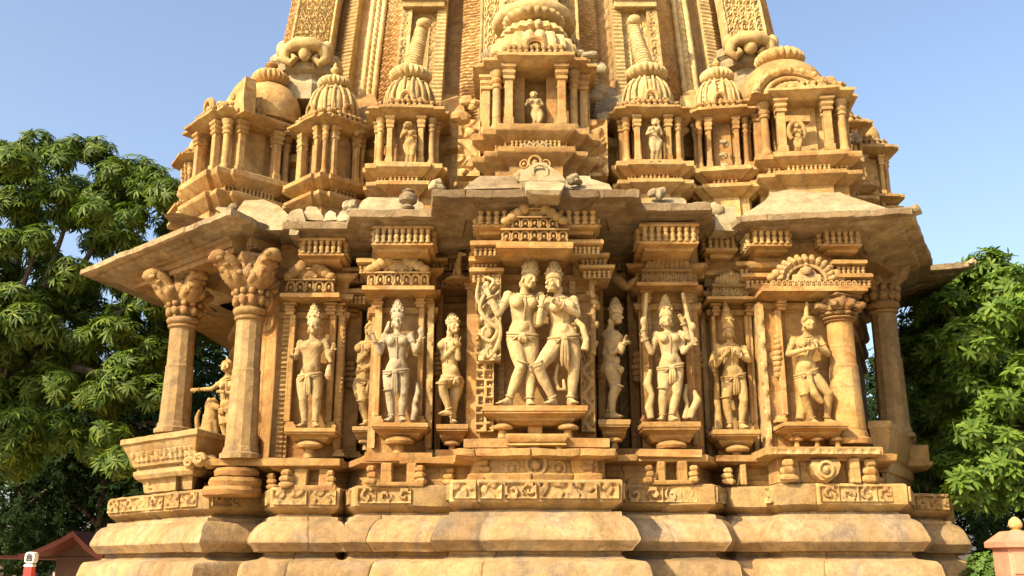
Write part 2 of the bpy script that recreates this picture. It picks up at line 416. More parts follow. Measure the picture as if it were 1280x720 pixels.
# carved panels let into the frieze band
def seg_panels(a, b, z0, z1, out, name, mat, parent, pat, res=.010, depth=.042, n=None, bord=.02, seed=0, gap=.03, skip=.06):
    a, b = Vector(a), Vector(b); L = (b-a).length; t = (b-a)/L; nr = Vector((t.y, -t.x))
    n = n or max(1, round(L/.62)); x = .03; rs = random.Random(seed); H = z1-z0
    while x < L-.2:
        wd = rs.choice((.22, .30, .36, .55, .72)); wd = min(wd, L-.03-x)
        if rs.random() > skip:
            xx, yy = pgrid(wd, H, res)
            if wd < .25 or rs.random() < .3: h = r_foliage(xx, yy, .26, rs.random()*6)
            else: h = r_scroll(xx, yy, H, rs.random()*6, 1.0+.3*rs.random())
            h = np.maximum(h*.95, frame(xx, yy, wd, H, .018))
            worn = .45+.55*sstep(np.sin(3.1*xx+rs.random()*6)+np.sin(2.3*yy+5*xx), -1.2, 0)
            m = MB(); o = a+t*x+nr*(out-.012)
            m.relief((o.x, o.y, z0), (t.x*wd, t.y*wd, 0), (0, 0, H), h*depth*worn, .02)
            m.build(name, M[mat], parent, jit=.003, ang=60)
        x += wd + gap
for i in range(1, len(CORE)-1):
    a, b = CORE[i], CORE[i+1]
    if (Vector(b)-Vector(a)).length > .4 and i < len(CORE)-2:
        seg_panels(a, b, 2.315, 2.465, 0, 'frieze_panel', 'band', band, 'x', seed=i*3+1)

# socle and ledge above the band
pb = MB()
CORE2 = pl((230, 14.0), (215, 12.9), (285, 11.6)) + CORE[3:-3] + pl((1110, 11.75), (1120, 14.0))
pb.sweep(CORE2 + [(5.0, 9.0), (-5.2, 9.0)], [(-.20, 2.50), (-.18, 2.56), (-.22, 2.58), (-.24, 2.70), (-.16, 2.715), (-.06, 2.73), (-.05, 2.79), (-.09, 2.80), (-.7, 2.81)], closed=True, blocks=(.4, .9, .012, .02), seed=15)
socle = part(pb, 'socle', 'wall', jit=.012)

# wall of the shrine, stepped in plan
JW = pl((290, 14.5), (318, 12.1), (338, 11.75), (344, 11.2), (428, 11.2), (431, 11.8), (459, 11.8), (462, 10.98), (540, 10.98), (543, 11.65),
        (597, 11.6), (600, 10.40), (744, 10.40), (747, 11.75), (798, 11.75), (801, 10.80), (876, 10.80), (879, 11.25), (890, 11.25), (893, 11.06), (944, 11.06),
        (956, 10.78), (1052, 10.78), (1062, 11.3), (1075, 12.6), (1082, 14.6), y=480)
JF = JW + [(5.0, 8.6), (-5.0, 8.6)]
pb = MB()
pb.sweep(JF, [(.05, 2.75), (.05, 2.84), (0, 2.86), (0, 4.42), (.04, 4.44), (.05, 4.50), (.0, 4.53), (0, 4.62), (.07, 4.66), (.08, 4.71), (.02, 4.74), (.02, 4.86), (.10, 4.90), (.12, 4.95), (.03, 4.98), (.03, 5.5)], closed=True)
wall = part(pb, 'wall', 'wall', jit=.008)

# roof mass behind the turrets, stepping back to the tower
RM = pl((238, 14.5), (262, 12.9), (345, 12.2), (445, 12.05), (560, 11.75), (600, 11.55), (742, 11.55), (780, 11.75), (880, 12.05), (990, 12.2), (1062, 12.7), (1085, 14.5), y=200)
RMF = RM + [(4.8, 8.0), (-4.8, 8.0)]
pb = MB()
pb.sweep(RMF, [(.05, 5.3), (.05, 5.95), (.12, 6.0), (.12, 6.1), (0, 6.15), (0, 6.7), (.10, 6.74), (.10, 6.84), (-.15, 6.95), (-.35, 7.25), (-.5, 7.3), (-1.2, 7.6)], closed=True)
part(pb, 'roof_mass', 'turret', jit=.02)

# ------------------------------------------------------------------ eaves
def eave(poly, ze, name='eave', mat='eave', th=.085, rise=.36, run=1.3, soff=.9, drop=.16, jit=.014, parent=None):
    m = MB()
    m.sweep(poly, [(-soff, ze-drop-.06), (-soff*.8, ze-drop), (-soff*.66, ze-drop*.9), (-soff*.64, ze-drop*.9-.03), (-soff*.56, ze-drop*.8-.03), (-soff*.54, ze-drop*.72), (-soff*.42, ze-drop*.55), (-soff*.40, ze-drop*.5-.025), (-soff*.33, ze-drop*.4-.02), (-soff*.31, ze-drop*.36), (-.16, ze-.035), (-.13, ze-.005), (-.03, ze-.002), (0, ze+.012), (.004, ze+th-.012), (-.03, ze+th+.006), (-run*.35, ze+th+rise*.33), (-run*.7, ze+th+rise*.7), (-run, ze+th+rise), (-run-.2, ze+th+rise)], step=.11, blocks=(.7, 1.5, .012, .02), seed=int(ze*100))
    return part(m, name, mat, parent, jit=jit, ang=32)
EV = pl((352, 11.6), (357, 10.62), (434, 10.62), (438, 10.22), (539, 10.22), (541, 9.62), (800, 9.62), (802, 10.02), (888, 10.02), (891, 10.9), (935, 11.1), y=262)
eave(EV, 5.325, th=.10)
LR = [(-5.2, 4.2), tuple(W(100, 345, 12.57).xy), tuple(W(288, 268, 10.2).xy), tuple(W(370, 305, 11.3).xy), (X(384, 300, 12.2), 2.2)]
zl = Z(268, 10.2)
eave(LR, zl, 'porch_roof', run=1.5, rise=.42, soff=1.5, drop=.22)
RR = [(X(880, 270, 11.4), 1.4), tuple(W(926, 275, 10.35).xy), tuple(W(1140, 268, 10.1).xy), tuple(W(1166, 332, 12.0).xy), (X(1150, 330, 13.5), 3.5)]
zr = Z(268, 10.1)
eave(RR, zr, 'porch_roof', run=1.35, rise=.46, soff=1.5, drop=.22)
RR2 = [(X(1100, 332, 12.6), 2.55), tuple(W(1216, 334, 12.2).xy), (5.9, 4.1)]
eave(RR2, Z(334, 12.2), 'porch_roof', run=1.1, rise=.30, soff=1.3, drop=.15)

# ------------------------------------------------------------------ small ornaments
def dentils(m, a, b, z0, z1, n, dep=.07, wfrac=.55):
    """row of small turned balusters along a..b (world xy), standing proud"""
    a, b = Vector(a), Vector(b); L = (b-a).length; t = (b-a)/L; nr = Vector((t.y, -t.x)); p = L/n; H = z1-z0
    for i in range(n):
        c = a+t*(p*(i+.5))+nr*dep*.35; r = p*wfrac*.5; k = 1+.12*math.sin(i*2.7)
        m.lathe((c.x, c.y, z0), [(r*1.05, 0), (r*1.1, H*.12), (r*.7, H*.2), (r*1.0*k, H*.38), (r*.95*k, H*.5), (r*.55, H*.62), (r*.95, H*.74), (r*1.1, H*.86), (r*1.1, H)], 8)
def arch(m, c, w_, h, r=.3, out=(0, -1), ball=True, n=10):
    """horseshoe arch in the plane facing out, base centre c"""
    o = Vector((out[0], out[1], 0)); s = Vector((-o.y, o.x, 0))
    s = Vector((o.y*-1, o.x, 0)); rad = w_*.36; tr = w_*.13
    pts = []
    for k in range(n+1):
        a = math.pi*(1.22 - 1.44*k/n)
        pts.append(Vector(c)+s*(math.cos(a)*rad)+Vector((0, 0, h*.45+math.sin(a)*h*.42)))
    m.tube(pts, [tr*(.8+.4*math.sin(math.pi*k/n)) for k in range(n+1)], 6)
    if ball: m.ell(Vector(c)+Vector((0, 0, h*.42)), (w_*.16, w_*.12, h*.18), n=8, m=5)
    for q in (-1, 1): m.ell(Vector(c)+s*(q*w_*.40)+Vector((0, 0, h*.14)), (w_*.12, w_*.1, h*.13), n=7, m=5)
def pedim(m, cx, wpx, y0, y1, d, tiers=2, fan=False):
    """stepped pediment of small arches between image rows y0 (foot) and y1 (top)"""
    Ht = y0-y1; s = S((y0+y1)/2, d)
    lev = [(0, .33, 1.0), (.37, .30, .70), (.70, .20, .36)] if tiers == 3 else [(0, .44, 1.0), (.48, .34, .68)]
    for li, (f0, fh, fw) in enumerate(lev):
        ya, yb = y0-Ht*f0, y0-Ht*(f0+fh); hw = wpx*.5*fw
        m.pbox(cx-hw*.96, cx+hw*.96, ya, yb, d+.05, .25, .01)
        n = max(3, int(round(wpx*fw/13))); 
        if n % 2 == 0: n += 1
        for i in range(n):
            px = cx-hw+(i+.5)*2*hw/n; c = W(px, ya, d)
            k = 1.15 if i == n//2 else .95
            arch(m, (c.x, c.y+.0, Z(ya, d)), 2*hw/n*s*1.12, (ya-yb)*s*1.12*k)
        m.ploft([(yb+.8, cx-hw-.5, cx+hw+.5, d-.01, d+.3), (yb, cx-hw-1.5, cx+hw+1.5, d-.04, d+.3), (yb-1.6, cx-hw-1.5, cx+hw+1.5, d-.04, d+.3), (yb-2.4, cx-hw+1, cx+hw-1, d, d+.3)])
    c = W(cx, y0-Ht*.86, d+.08); r = Ht*(.2 if tiers == 3 else .27)*s
    m.ell(c+Vector((0, 0, -r*.8)), (r*2.6, r*1.2, r*1.3), n=14, m=8)
    for e in (-1, 1):
        for k in range(4): m.ell(W(cx+e*wpx*(.16+.09*k), y0-Ht*(.90-.11*k), d-.01), (r*.8, r*.7, r*(.9-.1*k)), n=8, m=6)
    m.lathe((c.x, c.y, c.z), [(r*.5, -r*.4), (r*1.3, 0), (r*1.55, r*.35), (r*1.2, r*.7), (r*.5, r*.85), (r*.75, r*1.1), (r*.6, r*1.4), (r*.15, r*1.7)], 14, 9, .18)
def mound(m, cx, wpx, y0, y1, d, nrib=9):
    """rounded roof crest with melon ribs over a strip of arches"""
    s = S((y0+y1)/2, d); Ht = y0-y1
    ym = y0-Ht*.42
    m.pbox(cx-wpx*.5, cx+wpx*.5, y0, ym, d+.04, .25, .01)
    n = max(5, int(wpx/8))
    for i in range(n):
        px = cx-wpx/2+(i+.5)*wpx/n; c = W(px, y0, d)
        arch(m, (c.x, c.y+.03, c.z), wpx/n*s, Ht*.40*s, ball=(i % 2 == 0))
    m.ploft([(ym+1, cx-wpx*.5, cx+wpx*.5, d-.03, d+.3), (ym-1.5, cx-wpx*.52, cx+wpx*.52, d-.05, d+.3), (ym-3, cx-wpx*.5, cx+wpx*.5, d, d+.3)])
    for i in range(nrib):
        f = (i+.5)/nrib*2-1; px = cx+f*wpx*.46
        hh = Ht*.56*math.sqrt(max(.12, 1-f*f*.88)); c0, c1 = W(px, ym-1, d), W(cx+f*wpx*.33, ym-hh, d+.10)
        m.tube([c0+Vector((0, .04, 0)), c0.lerp(c1, .5)+Vector((f*.01, -.035, .02)), c1, c1+Vector((0, .08, -.02))], [wpx/nrib*s*.5, wpx/nrib*s*.62, wpx/nrib*s*.5, .01], 8)
    c = W(cx, y1+Ht*.16, d+.02); r = Ht*.13*s
    m.lathe((c.x, c.y, c.z), [(r*.7, -r*.8), (r*1.35, -r*.2), (r*1.35, r*.2), (r*.6, r*.5), (r*.8, r*.8), (r*.1, r*1.4)], 12, 9, .15)
def fan(m, cx, y0, d, ri, ro, n=13):
    """half-round crest of radiating ribs about a small shrine"""
    s = S(y0, d); c = W(cx, y0, d)
    for i in range(n):
        a = math.pi*(i+.5)/n; t = Vector((math.cos(a)*1.12, 0, math.sin(a)*.92))
        m.tube([c+t*ri*s+Vector((0, .04, 0)), c+t*(ri*.5+ro*.5)*s+Vector((0, -.03, 0)), c+t*ro*s+Vector((0, .03, 0))], [s*ro*.07, s*ro*.12, s*ro*.10], 8)
    m.tube([c+Vector((math.cos(a)*1.12*ri*s, 0, math.sin(a)*.92*ri*s)) for a in np.linspace(0, math.pi, 17)], s*2.6, 8)
    m.loft([[c+Vector((math.cos(a)*1.1*k*s, dy, math.sin(a)*.9*k*s)) for a in np.linspace(0, math.pi, 13)] for k, dy in ((ro, .4), (ro*.98, .05), (.3, .05))], cap=False)
    m.ploft([(y0, cx-ri*.8, cx+ri*.8, d-.02, d+.2), (y0-ri*.35, cx-ri*.8, cx+ri*.8, d-.02, d+.2), (y0-ri*.38, cx-ri*.55, cx+ri*.55, d-.01, d+.2), (y0-ri*.62, cx-ri*.4, cx+ri*.4, d, d+.2)])
    r = ri*.28*s; m.lathe((c.x, c.y-.01, c.z+ri*.62*s), [(r*.7, -r), (r*1.3, -r*.3), (r*1.2, r*.3), (r*.5, r*.6), (r*.7, r), (r*.1, r*1.8)], 12)
    for e in (-1, 1): m.ell(c+Vector((e*ro*1.22*s, 0, 4*s)), (6*s, 6*s, 5*s)); m.ell(c+Vector((e*ro*1.05*s, 0, 9*s)), (6*s, 6*s, 6*s))
def rolls(m, px, y0, y1, wpx, d):
    """pile of rolled scroll blocks"""
    s = S(y0, d); n = 3; h = (y0-y1)/n
    for i in range(n):
        c = W(px+random.uniform(-1.5, 1.5), y0-h*(i+.5), d); hw = wpx*.5*s*(1-.16*i)
        m.tube([c-Vector((hw, 0, 0)), c-Vector((hw*.6, .01, 0)), c+Vector((hw*.5, -.01, 0)), c+Vector((hw, 0, 0))], [h*s*.33, h*s*.56, h*s*.6, h*s*.3], 9)
def ring_stack(m, px, y0, y1, wpx, d, n=4, t=.16):
    """stack of half-round ring mouldings on a pilaster"""
    h = (y0-y1)/n; s = S(y0, d)
    for i in range(n):
        f = 1-.10*abs(i-(n-1)/2); y = y0-h*(i+.5); c = W(px, y, d+t*.5); hw = wpx*.5*s*f
        m.lathe((c.x, c.y, c.z), [(hw*.72, -h*s*.5), (hw*.95, -h*s*.3), (hw*1.02, 0), (hw*.95, h*s*.28), (hw*.72, h*s*.48)], 14)
def pilaster(m, x0, x1, y0, y1, d, t=.12, cap=16, base=8):
    m.pbox(x0+1, x1-1, y0-base, y1+cap, d+.015, t)
    w_ = x1-x0
    m.ploft([(y0, x0-2, x1+2, d-.02, d+t), (y0-base*.45, x0-2, x1+2, d-.02, d+t), (y0-base*.6, x0, x1, d, d+t), (y0-base, x0, x1, d, d+t)])
    k = cap/4
    rows = []
    for i in range(4):
        e = [0.2, 1.6, .6, 3][i]; ya = y1+cap-k*i
        rows += [(ya, x0-e*.2, x1+e*.2, d-.002*e, d+t), (ya-k*.25, x0-e, x1+e, d-.01*e, d+t), (ya-k*.8, x0-e, x1+e, d-.01*e, d+t), (ya-k*.98, x0, x1, d, d+t)]
    m.ploft(rows)
def bracket(m, cx, hw, y0, y1, d, back, mush=True, fl=.62, n=1):
    """pedestal: slab y0 (top) tapering down to y1, carried by a mushroom boss"""
    H = y1-y0
    m.ploft([(y1, cx-hw*fl, cx+hw*fl, d+.16, back), (y1-H*.28, cx-hw*(fl+.12), cx+hw*(fl+.12), d+.10, back), (y1-H*.36, cx-hw*(fl+.12), cx+hw*(fl+.12), d+.10, back),
             (y1-H*.58, cx-hw*.9, cx+hw*.9, d+.03, back), (y1-H*.62, cx-hw*.96, cx+hw*.96, d+.015, back), (y1-H*.70, cx-hw*.96, cx+hw*.96, d+.015, back), (y1-H*.74, cx-hw, cx+hw, d, back), (y0+.8, cx-hw, cx+hw, d, back), (y0, cx-hw+.8, cx+hw-.8, d+.01, back)])
    if mush:
        for i in range(n):
            px = cx if n == 1 else cx+hw*.62*(2*i/(n-1)-1)
            c = W(px, y1+1, d+.17); s = S(y1, d); r = hw*(.52 if n == 1 else .2)*s
            m.lathe((c.x, c.y, c.z), [(r*.45, -r*.9-.03), (r*.35, -r*.45), (r*.95, -r*.36), (r*1.05, -r*.18), (r*.9, 0), (r*.5, .02)], 14)
def lump(m, px, y, d, r, sq=(1, .8, .8), seed=0):
    rs = random.Random(seed); c = W(px, y, d)
    for i in range(4):
        m.ell(c+Vector((rs.uniform(-.6, .6)*r, rs.uniform(-.3, .3)*r, rs.uniform(-.4, .4)*r)), (r*sq[0]*rs.uniform(.5, .8), r*sq[1]*rs.uniform(.5, .8), r*sq[2]*rs.uniform(.45, .8)), n=8, m=6)
# ------------------------------------------------------------------ niches of the wall
def capital_frieze(x0, x1, y0, y1, d, n, back=None, parent=None):
    """flared block under the eave with a row of turned balusters; y0 foot, y1 top"""
    m = MB(); H = y0-y1; back = back or d+.7
    m.ploft([(y0, x0+9, x1-9, d+.14, back), (y0-H*.10, x0+6, x1-6, d+.09, back), (y0-H*.22, x0+5, x1-5, d+.08, back), (y0-H*.26, x0+2, x1-2, d+.04, back),
             (y0-H*.34, x0, x1, d, back), (y0-H*.42, x0, x1, d, back), (y0-H*.44, x0+3, x1-3, d+.05, back), (y0-H*.98, x0+2, x1-2, d+.05, back)])
    m.ploft([(y0-H*.90, x0+1, x1-1, d+.01, back), (y0-H*.94, x0-1, x1+1, d-.03, back), (y0-H, x0-1, x1+1, d-.03, back), (y0-H*1.06, x0+1, x1-1, d, back)])
    o = part(m, 'capital_block', 'wall', parent, jit=.006)
    m = MB(); a, b = W(x0+2, y0-H*.43, d+.03), W(x1-2, y0-H*.43, d+.03)
    dentils(m, a.xy, b.xy, Z(y0-H*.43, d), Z(y0-H*.92, d), n, .06, .74)
    # returns along the sides
    for px in (x0, x1):
        q = W(px, y0-H*.5, d); sx = 1 if px == x0 else -1
        aa, bb = (q.x+sx*.02, d+CAMY+.42), (q.x+sx*.02, d+CAMY+.06)
        if sx < 0: aa, bb = bb, aa
        dentils(m, aa, bb, Z(y0-H*.43, d), Z(y0-H*.92, d), 4, .05, .72)
    part(m, 'baluster_row', 'band', o, jit=.003)
    return o
def niche(cx, cxl, cxr, yc0, yc1, yp, d, pl_, pr_, ybr, hw, yb1, dbr, style='arches', n=1, ped_d=None, colR=True, mat='wall', tiers=2):
    """one statue niche: canopy slab cxl..cxr between image rows yc1..yc0, pediment up to yp, pilasters, pedestal"""
    root = empty('niche', W(cx, yb1, d), temple)
    dc = (ped_d or dbr+.12)
    m = MB()
    m.ploft([(yc0, cxl+9, cxr-9, dc+.16, d+.1), (yc0-(yc0-yc1)*.5, cxl+2, cxr-2, dc+.04, d+.1), (yc0-(yc0-yc1)*.56, cxl, cxr, dc, d+.1), (yc1+.5, cxl, cxr, dc, d+.1), (yc1, cxl+1, cxr-1, dc+.015, d+.1)])
    part(m, 'canopy', mat, root, jit=.007)
    m = MB(); c0 = (cxl+cxr)/2; wp = (cxr-cxl)-14
    if style == 'fan':
        fan(m, c0-10, yc1-6, dc+.16, 22, 36)
        for i in range(15): arch(m, W(cxl+10+(i+.5)*(wp-8)/15, yc1+1, dc+.08), wp/15*S(yc1, dc), 8*S(yc1, dc), n=8)
    else: (pedim if style == 'arches' else mound)(m, c0, wp, yc1, yp, dc+(.04 if ped_d else .10), *( (tiers,) if style == 'arches' else ()))
    part(m, 'pediment', 'band', root, jit=.004, ang=50)
    for i, pp in enumerate((pl_, pr_)):
        if pp:
            m = MB(); pilaster(m, pp[0], pp[1], ybr, yc0, d-.13, .16); part(m, 'pilaster', mat, root, jit=.005)
    m = MB(); bracket(m, cx, hw, ybr, yb1, dbr, d+.05, n=n); part(m, 'pedestal', mat, root, jit=.006)
    return root
niche(387, 350, 424, 377, 366, 330, 11.2, (357, 367), (408, 418), 535, 32, 553, 10.76)
niche(499, 452, 543, 368, 357, 321, 10.98, (468, 477), (521, 530), 528, 36, 548, 10.5)
CN = niche(669, 620, 717, 320, 302, 257, 10.40, None, None, 507, 66, 531, 9.86, n=2, tiers=3, ped_d=9.76)
niche(839, 796, 872, 362, 352, 318, 10.8, (803, 813), (856, 866), 527, 37, 553, 10.34, style='mound')
niche(921, 884, 943, 378, 370, 338, 11.06, (892, 899), (934, 941), 537, 30, 558, 10.64, style='mound')
niche(1021, 953, 1084, 371, 357, 314, 10.78, (972, 982), None, 527, 41, 547, 10.28, style='fan', n=3)
for cx, hw, y0, y1, d, back in ((457, 17, 533, 550, 10.98, 11.9), (565, 20, 530, 552, 10.70, 11.75), (768, 20, 524, 548, 10.36, 11.6)):
    m = MB(); bracket(m, cx, hw, y0, y1, d, back); part(m, 'side_pedestal', 'wall', jit=.006)
def slab(x0, x1, y0, y1, d, pat, depth=.035, mat='band', res=.010, name='carved_slab', par=None, s=.22, ph=1.):
    a, b = W(x0, y0, d), W(x1, y0, d); w_, h_ = b.x-a.x, Z(y1, d)-a.z
    xx, yy = pgrid(w_, h_, res)
    if pat == 'foliage': h = r_foliage(xx, yy, s, ph)
    elif pat == 'lattice': cc = w_/2; fx, fy = (xx/cc) % 1-.5, (yy/cc+.5*np.floor(xx/cc)*0) % 1-.5; k = np.floor(xx/cc)+2*np.floor(yy/cc); h = 1-(1-sstep(np.maximum(np.abs(fx)*(1+.3*np.sin(k*2.3)), np.abs(fy)*(1+.3*np.cos(k*1.7))), .26, .34))*(1+.0*k); h = np.maximum(h, .7*(np.hypot(fx-.12, fy+.1) < .13))
    elif pat == 'vine': h = sstep(np.sin(yy*24+ph)*.32*w_-(xx-w_/2), -.04, -.015)*(1-sstep(np.sin(yy*24+ph)*.32*w_-(xx-w_/2), .015, .04)); h = np.maximum(h, sstep(np.sin(48*yy+9*np.sin(xx*40)), .2, .7)*.8)
    elif pat == 'beads': h = sstep(np.sin(yy*120), -.2, .5)*(.5+.5*np.cos((xx/w_-.5)*math.pi))
    h = np.maximum(h, frame(xx, yy, w_, h_, min(.014, w_*.12)))
    m = MB(); m.relief(a, (w_, 0, 0), (0, 0, h_), h*depth, .12)
    return part(m, name, mat, par, jit=.003, ang=60)
# blocks under the eaves
# ribs of carving on the pier faces
for a in ((352, 357, 572, 385, 11.14, 'beads', .02), (419, 424, 568, 385, 11.15, 'beads', .02), (463, 468, 560, 376, 10.93, 'vine', .02), (531, 539, 560, 376, 10.92, 'vine', .02), (602, 622, 345, 322, 10.33, 'foliage', .03), (716, 742, 345, 322, 10.33, 'foliage', .03), (623, 630, 505, 345, 10.36, 'beads', .015), (714, 722, 505, 345, 10.36, 'beads', .015), (814, 818, 525, 372, 10.75, 'beads', .015), (867, 872, 556, 372, 10.74, 'vine', .02), (884, 890, 570, 390, 11.19, 'vine', .02), (944, 950, 565, 390, 10.98, 'vine', .015), (958, 966, 565, 380, 10.72, 'vine', .02), (433, 441, 560, 400, 11.74, 'vine', .03), (450, 457, 530, 400, 11.74, 'foliage', .03), (580, 594, 560, 360, 11.52, 'foliage', .03), (546, 554, 530, 380, 11.58, 'vine', .03), (776, 790, 560, 380, 11.68, 'foliage', .03), (750, 758, 560, 360, 11.68, 'vine', .03)):
    slab(*a, name='carved_strip', s=.16, res=.009, ph=a[0]*.37)
capital_frieze(374, 430, 330, 298, 10.78, 7)
capital_frieze(466, 541, 318, 283, 10.38, 9)
capital_frieze(594, 748, 297, 258, 9.88, 15)
capital_frieze(800, 873, 317, 280, 10.18, 8)
capital_frieze(882, 922, 326, 288, 10.85, 5)
capital_frieze(938, 990, 318, 286, 10.5, 6)
capital_frieze(1028, 1078, 318, 286, 10.5, 6)
capital_frieze(546, 592, 308, 276, 10.95, 7)
capital_frieze(752, 798, 310, 280, 11.0, 7)
# cornice steps between friezes and canopies
def cornices(rows, mat='wall'):
    for x0, x1, y0, y1, d in rows:
        H = y0-y1; m = MB()
        m.ploft([(y0, x0+6, x1-6, d+.10, d+.8), (y0-H*.45, x0+1, x1-1, d+.02, d+.8), (y0-H*.55, x0, x1, d, d+.8), (y0-H*.9, x0, x1, d, d+.8), (y1, x0+2, x1-2, d+.03, d+.8)])
        oc = part(m, 'cornice', mat, jit=.008); m = MB(); a, b = W(x0+4, y0, d+.08), W(x1-4, y0, d+.08)
        m.pbox(x0+5, x1-5, y0+8, y0-1, d+.11, .4, .004)
        dentils(m, a.xy, b.xy, Z(y0+8.5, d+.08), Z(y0-.5, d+.08), max(3, int((x1-x0)/6.5)), .06, .8); part(m, 'baluster_row', 'band', oc, jit=.004)
cornices([(588, 638, 312, 300, 9.9), (702, 754, 310, 299, 9.9), (586, 630, 345, 334, 10.08), (586, 626, 332, 320, 10.12), (724, 768, 340, 330, 10.1), (722, 762, 326, 315, 10.12)])
cornices([(540, 592, 330, 316, 11.0), (540, 598, 352, 340, 11.05), (750, 798, 330, 318, 11.05), (752, 798, 352, 340, 11.1), (428, 466, 345, 333, 11.15), (428, 462, 372, 360, 11.2), (876, 892, 350, 338, 10.95)])
cornices([(920, 962, 338, 326, 10.75), (928, 975, 352, 341, 10.68), (1040, 1085, 335, 324, 10.55), (1048, 1092, 352, 341, 10.5), (445, 480, 334, 322, 10.85), (528, 560, 332, 321, 10.9), (790, 806, 340, 328, 10.75), (866, 884, 340, 328, 10.8)])
# ring stacked pilasters in the recesses
for px, y0, y1, wp, d, n in ((440, 398, 380, 20, 11.45, 3), (438, 485, 452, 20, 11.4, 5), (548, 470, 440, 18, 11.2, 5), (796, 478, 440, 16, 10.95, 5), (871, 476, 438, 16, 10.9, 5), (972, 472, 418, 14, 10.62, 8), (752, 480, 448, 14, 10.9, 5), (604, 345+88, 345+70, 20, 10.2, 3)):
    m = MB(); ring_stack(m, px, y0, y1, wp, d, n); part(m, 'ring_moulding', 'wall', jit=.004)
for x0, x1, y0, y1, d in ((430, 450, 572, 372, 11.52), (543, 553, 575, 352, 11.3), (786, 800, 575, 352, 11.2), (868, 876, 575, 372, 11.0), (582, 600, 560, 345, 10.95), (746, 757, 560, 345, 10.95), (418, 428, 570, 378, 11.12), (532, 541, 570, 368, 10.9)):
    m = MB(); pilaster(m, x0, x1, y0, y1, d, .2); part(m, 'recess_pilaster', 'wall', jit=.005)
# pierced and carved slabs beside the central niche
slab(595, 617, 540, 436, 10.26, 'lattice', .05)
slab(727, 744, 540, 432, 10.28, 'vine', ph=2)
slab(598, 626, 452, 340, 10.20, 'foliage', .07, 'statue', .009, s=.42, ph=4)
slab(344, 352, 572, 380, 11.12, 'beads')
slab(572, 600, 222, 152, 11.15, 'foliage', .06, 'turret', s=.34, ph=2)
slab(736, 760, 222, 152, 11.15, 'foliage', .06, 'turret', s=.34, ph=5)
# flowing scroll beside the left figure of the couple
m = MB()
def crom(P, k=6):
    P = [P[0]]+list(P)+[P[-1]]; o = []
    for i in range(1, len(P)-2):
        for j in range(k):
            t = j/k; a, b, c, e = P[i-1:i+3]; o.append(.5*((2*b)+(c-a)*t+(2*a-5*b+4*c-e)*t*t+(3*b-a-3*c+e)*t**3))
    return o+[P[-2]]
def P3(*q, d=10.1): return crom([W(x, y, d-o) for x, y, o in q])
def rad(n, *r): return list(np.interp(np.linspace(0, 1, n), np.linspace(0, 1, len(r)), r))
_tube = MB.tube
def tube2(s, pts, r, n=8, **k):
    if hasattr(r, '__len__') and len(r) != len(pts): r = rad(len(pts), *r)
    return _tube(s, pts, r, n, **k)
MB.tube = tube2
m.tube(P3((606, 346, .0), (617, 352, .04), (606, 368, .05), (600, 386, .05), (610, 402, .06), (622, 412, .05), (614, 426, .04), (603, 420, .04), (607, 409, .05), (613, 414, .05)), [.012, .02, .024, .022, .022, .022, .02, .018, .012], 8)
m.tube(P3((618, 396, .04), (625, 405, .05), (624, 425, .05), (617, 440, .05), (611, 446, .05), (609, 438, .05), (615, 432, .06)), [.014, .018, .022, .022, .02, .016, .010], 8)
m.tube(P3((598, 352, .02), (596, 372, .05), (602, 384, .05)), [.012, .02, .012], 8)
for x, y, r in ((608, 356, .035), (613, 378, .03), (603, 398, .028), (618, 445, .03)): m.ell(W(x, y, 10.05), (r, r*.6, r*1.1))
part(m, 'scroll_ornament', 'statue', CN, jit=.003)
m = MB()                                         # knotted figures right of the couple
for i, (x, y, r) in enumerate(((741, 352, .04), (738, 368, .055), (744, 380, .06), (740, 394, .045), (743, 406, .05), (739, 418, .045), (742, 430, .05), (738, 442, .04), (738, 342, .035))):
    lump(m, x, y, 10.25, r, (1, .8, 1.1), i)
m.tube([W(738, 340, 10.27), W(742, 380, 10.27), W(740, 444, 10.27)], .035, 8)
part(m, 'worn_carving', 'band', jit=.012, ang=80)
for px, y, d, r in ((572, 345, 10.95, .07),):    # small seated beast on the ledge beside the second niche
    m = MB(); c = W(px, 352, d)
    m.lathe((c.x, c.y, c.z), [(.16, 0), (.15, .02), (.09, .06), (.06, .08)], 12)
    m.cap(c+Vector((0, -.02, .08)), c+Vector((.01, -.03, .22)), .062, .04); m.cap(c+Vector((.01, -.03, .22)), c+Vector((.03, -.05, .30)), .035, .028)
    m.cap(c+Vector((.03, -.06, .31)), c+Vector((.09, -.10, .295)), .032, .018); m.cap(c+Vector((-.03, -.06, .12)), c+Vector((-.03, -.09, .03)), .02, .017); m.cap(c+Vector((.03, -.06, .12)), c+Vector((.03, -.09, .03)), .02, .017)
    part(m, 'ledge_beast', 'band', jit=.003)
# serpent bracket in the shaded recess right of the couple
m = MB(); m.tube(P3((764, 330, .0), (766, 344, .1), (775, 352, .2), (785, 358, .25), (792, 352, .3), (797, 346, .3), d=11.0), [.04, .06, .055, .05, .04, .02], 9); part(m, 'serpent_bracket', 'wall', jit=.004)

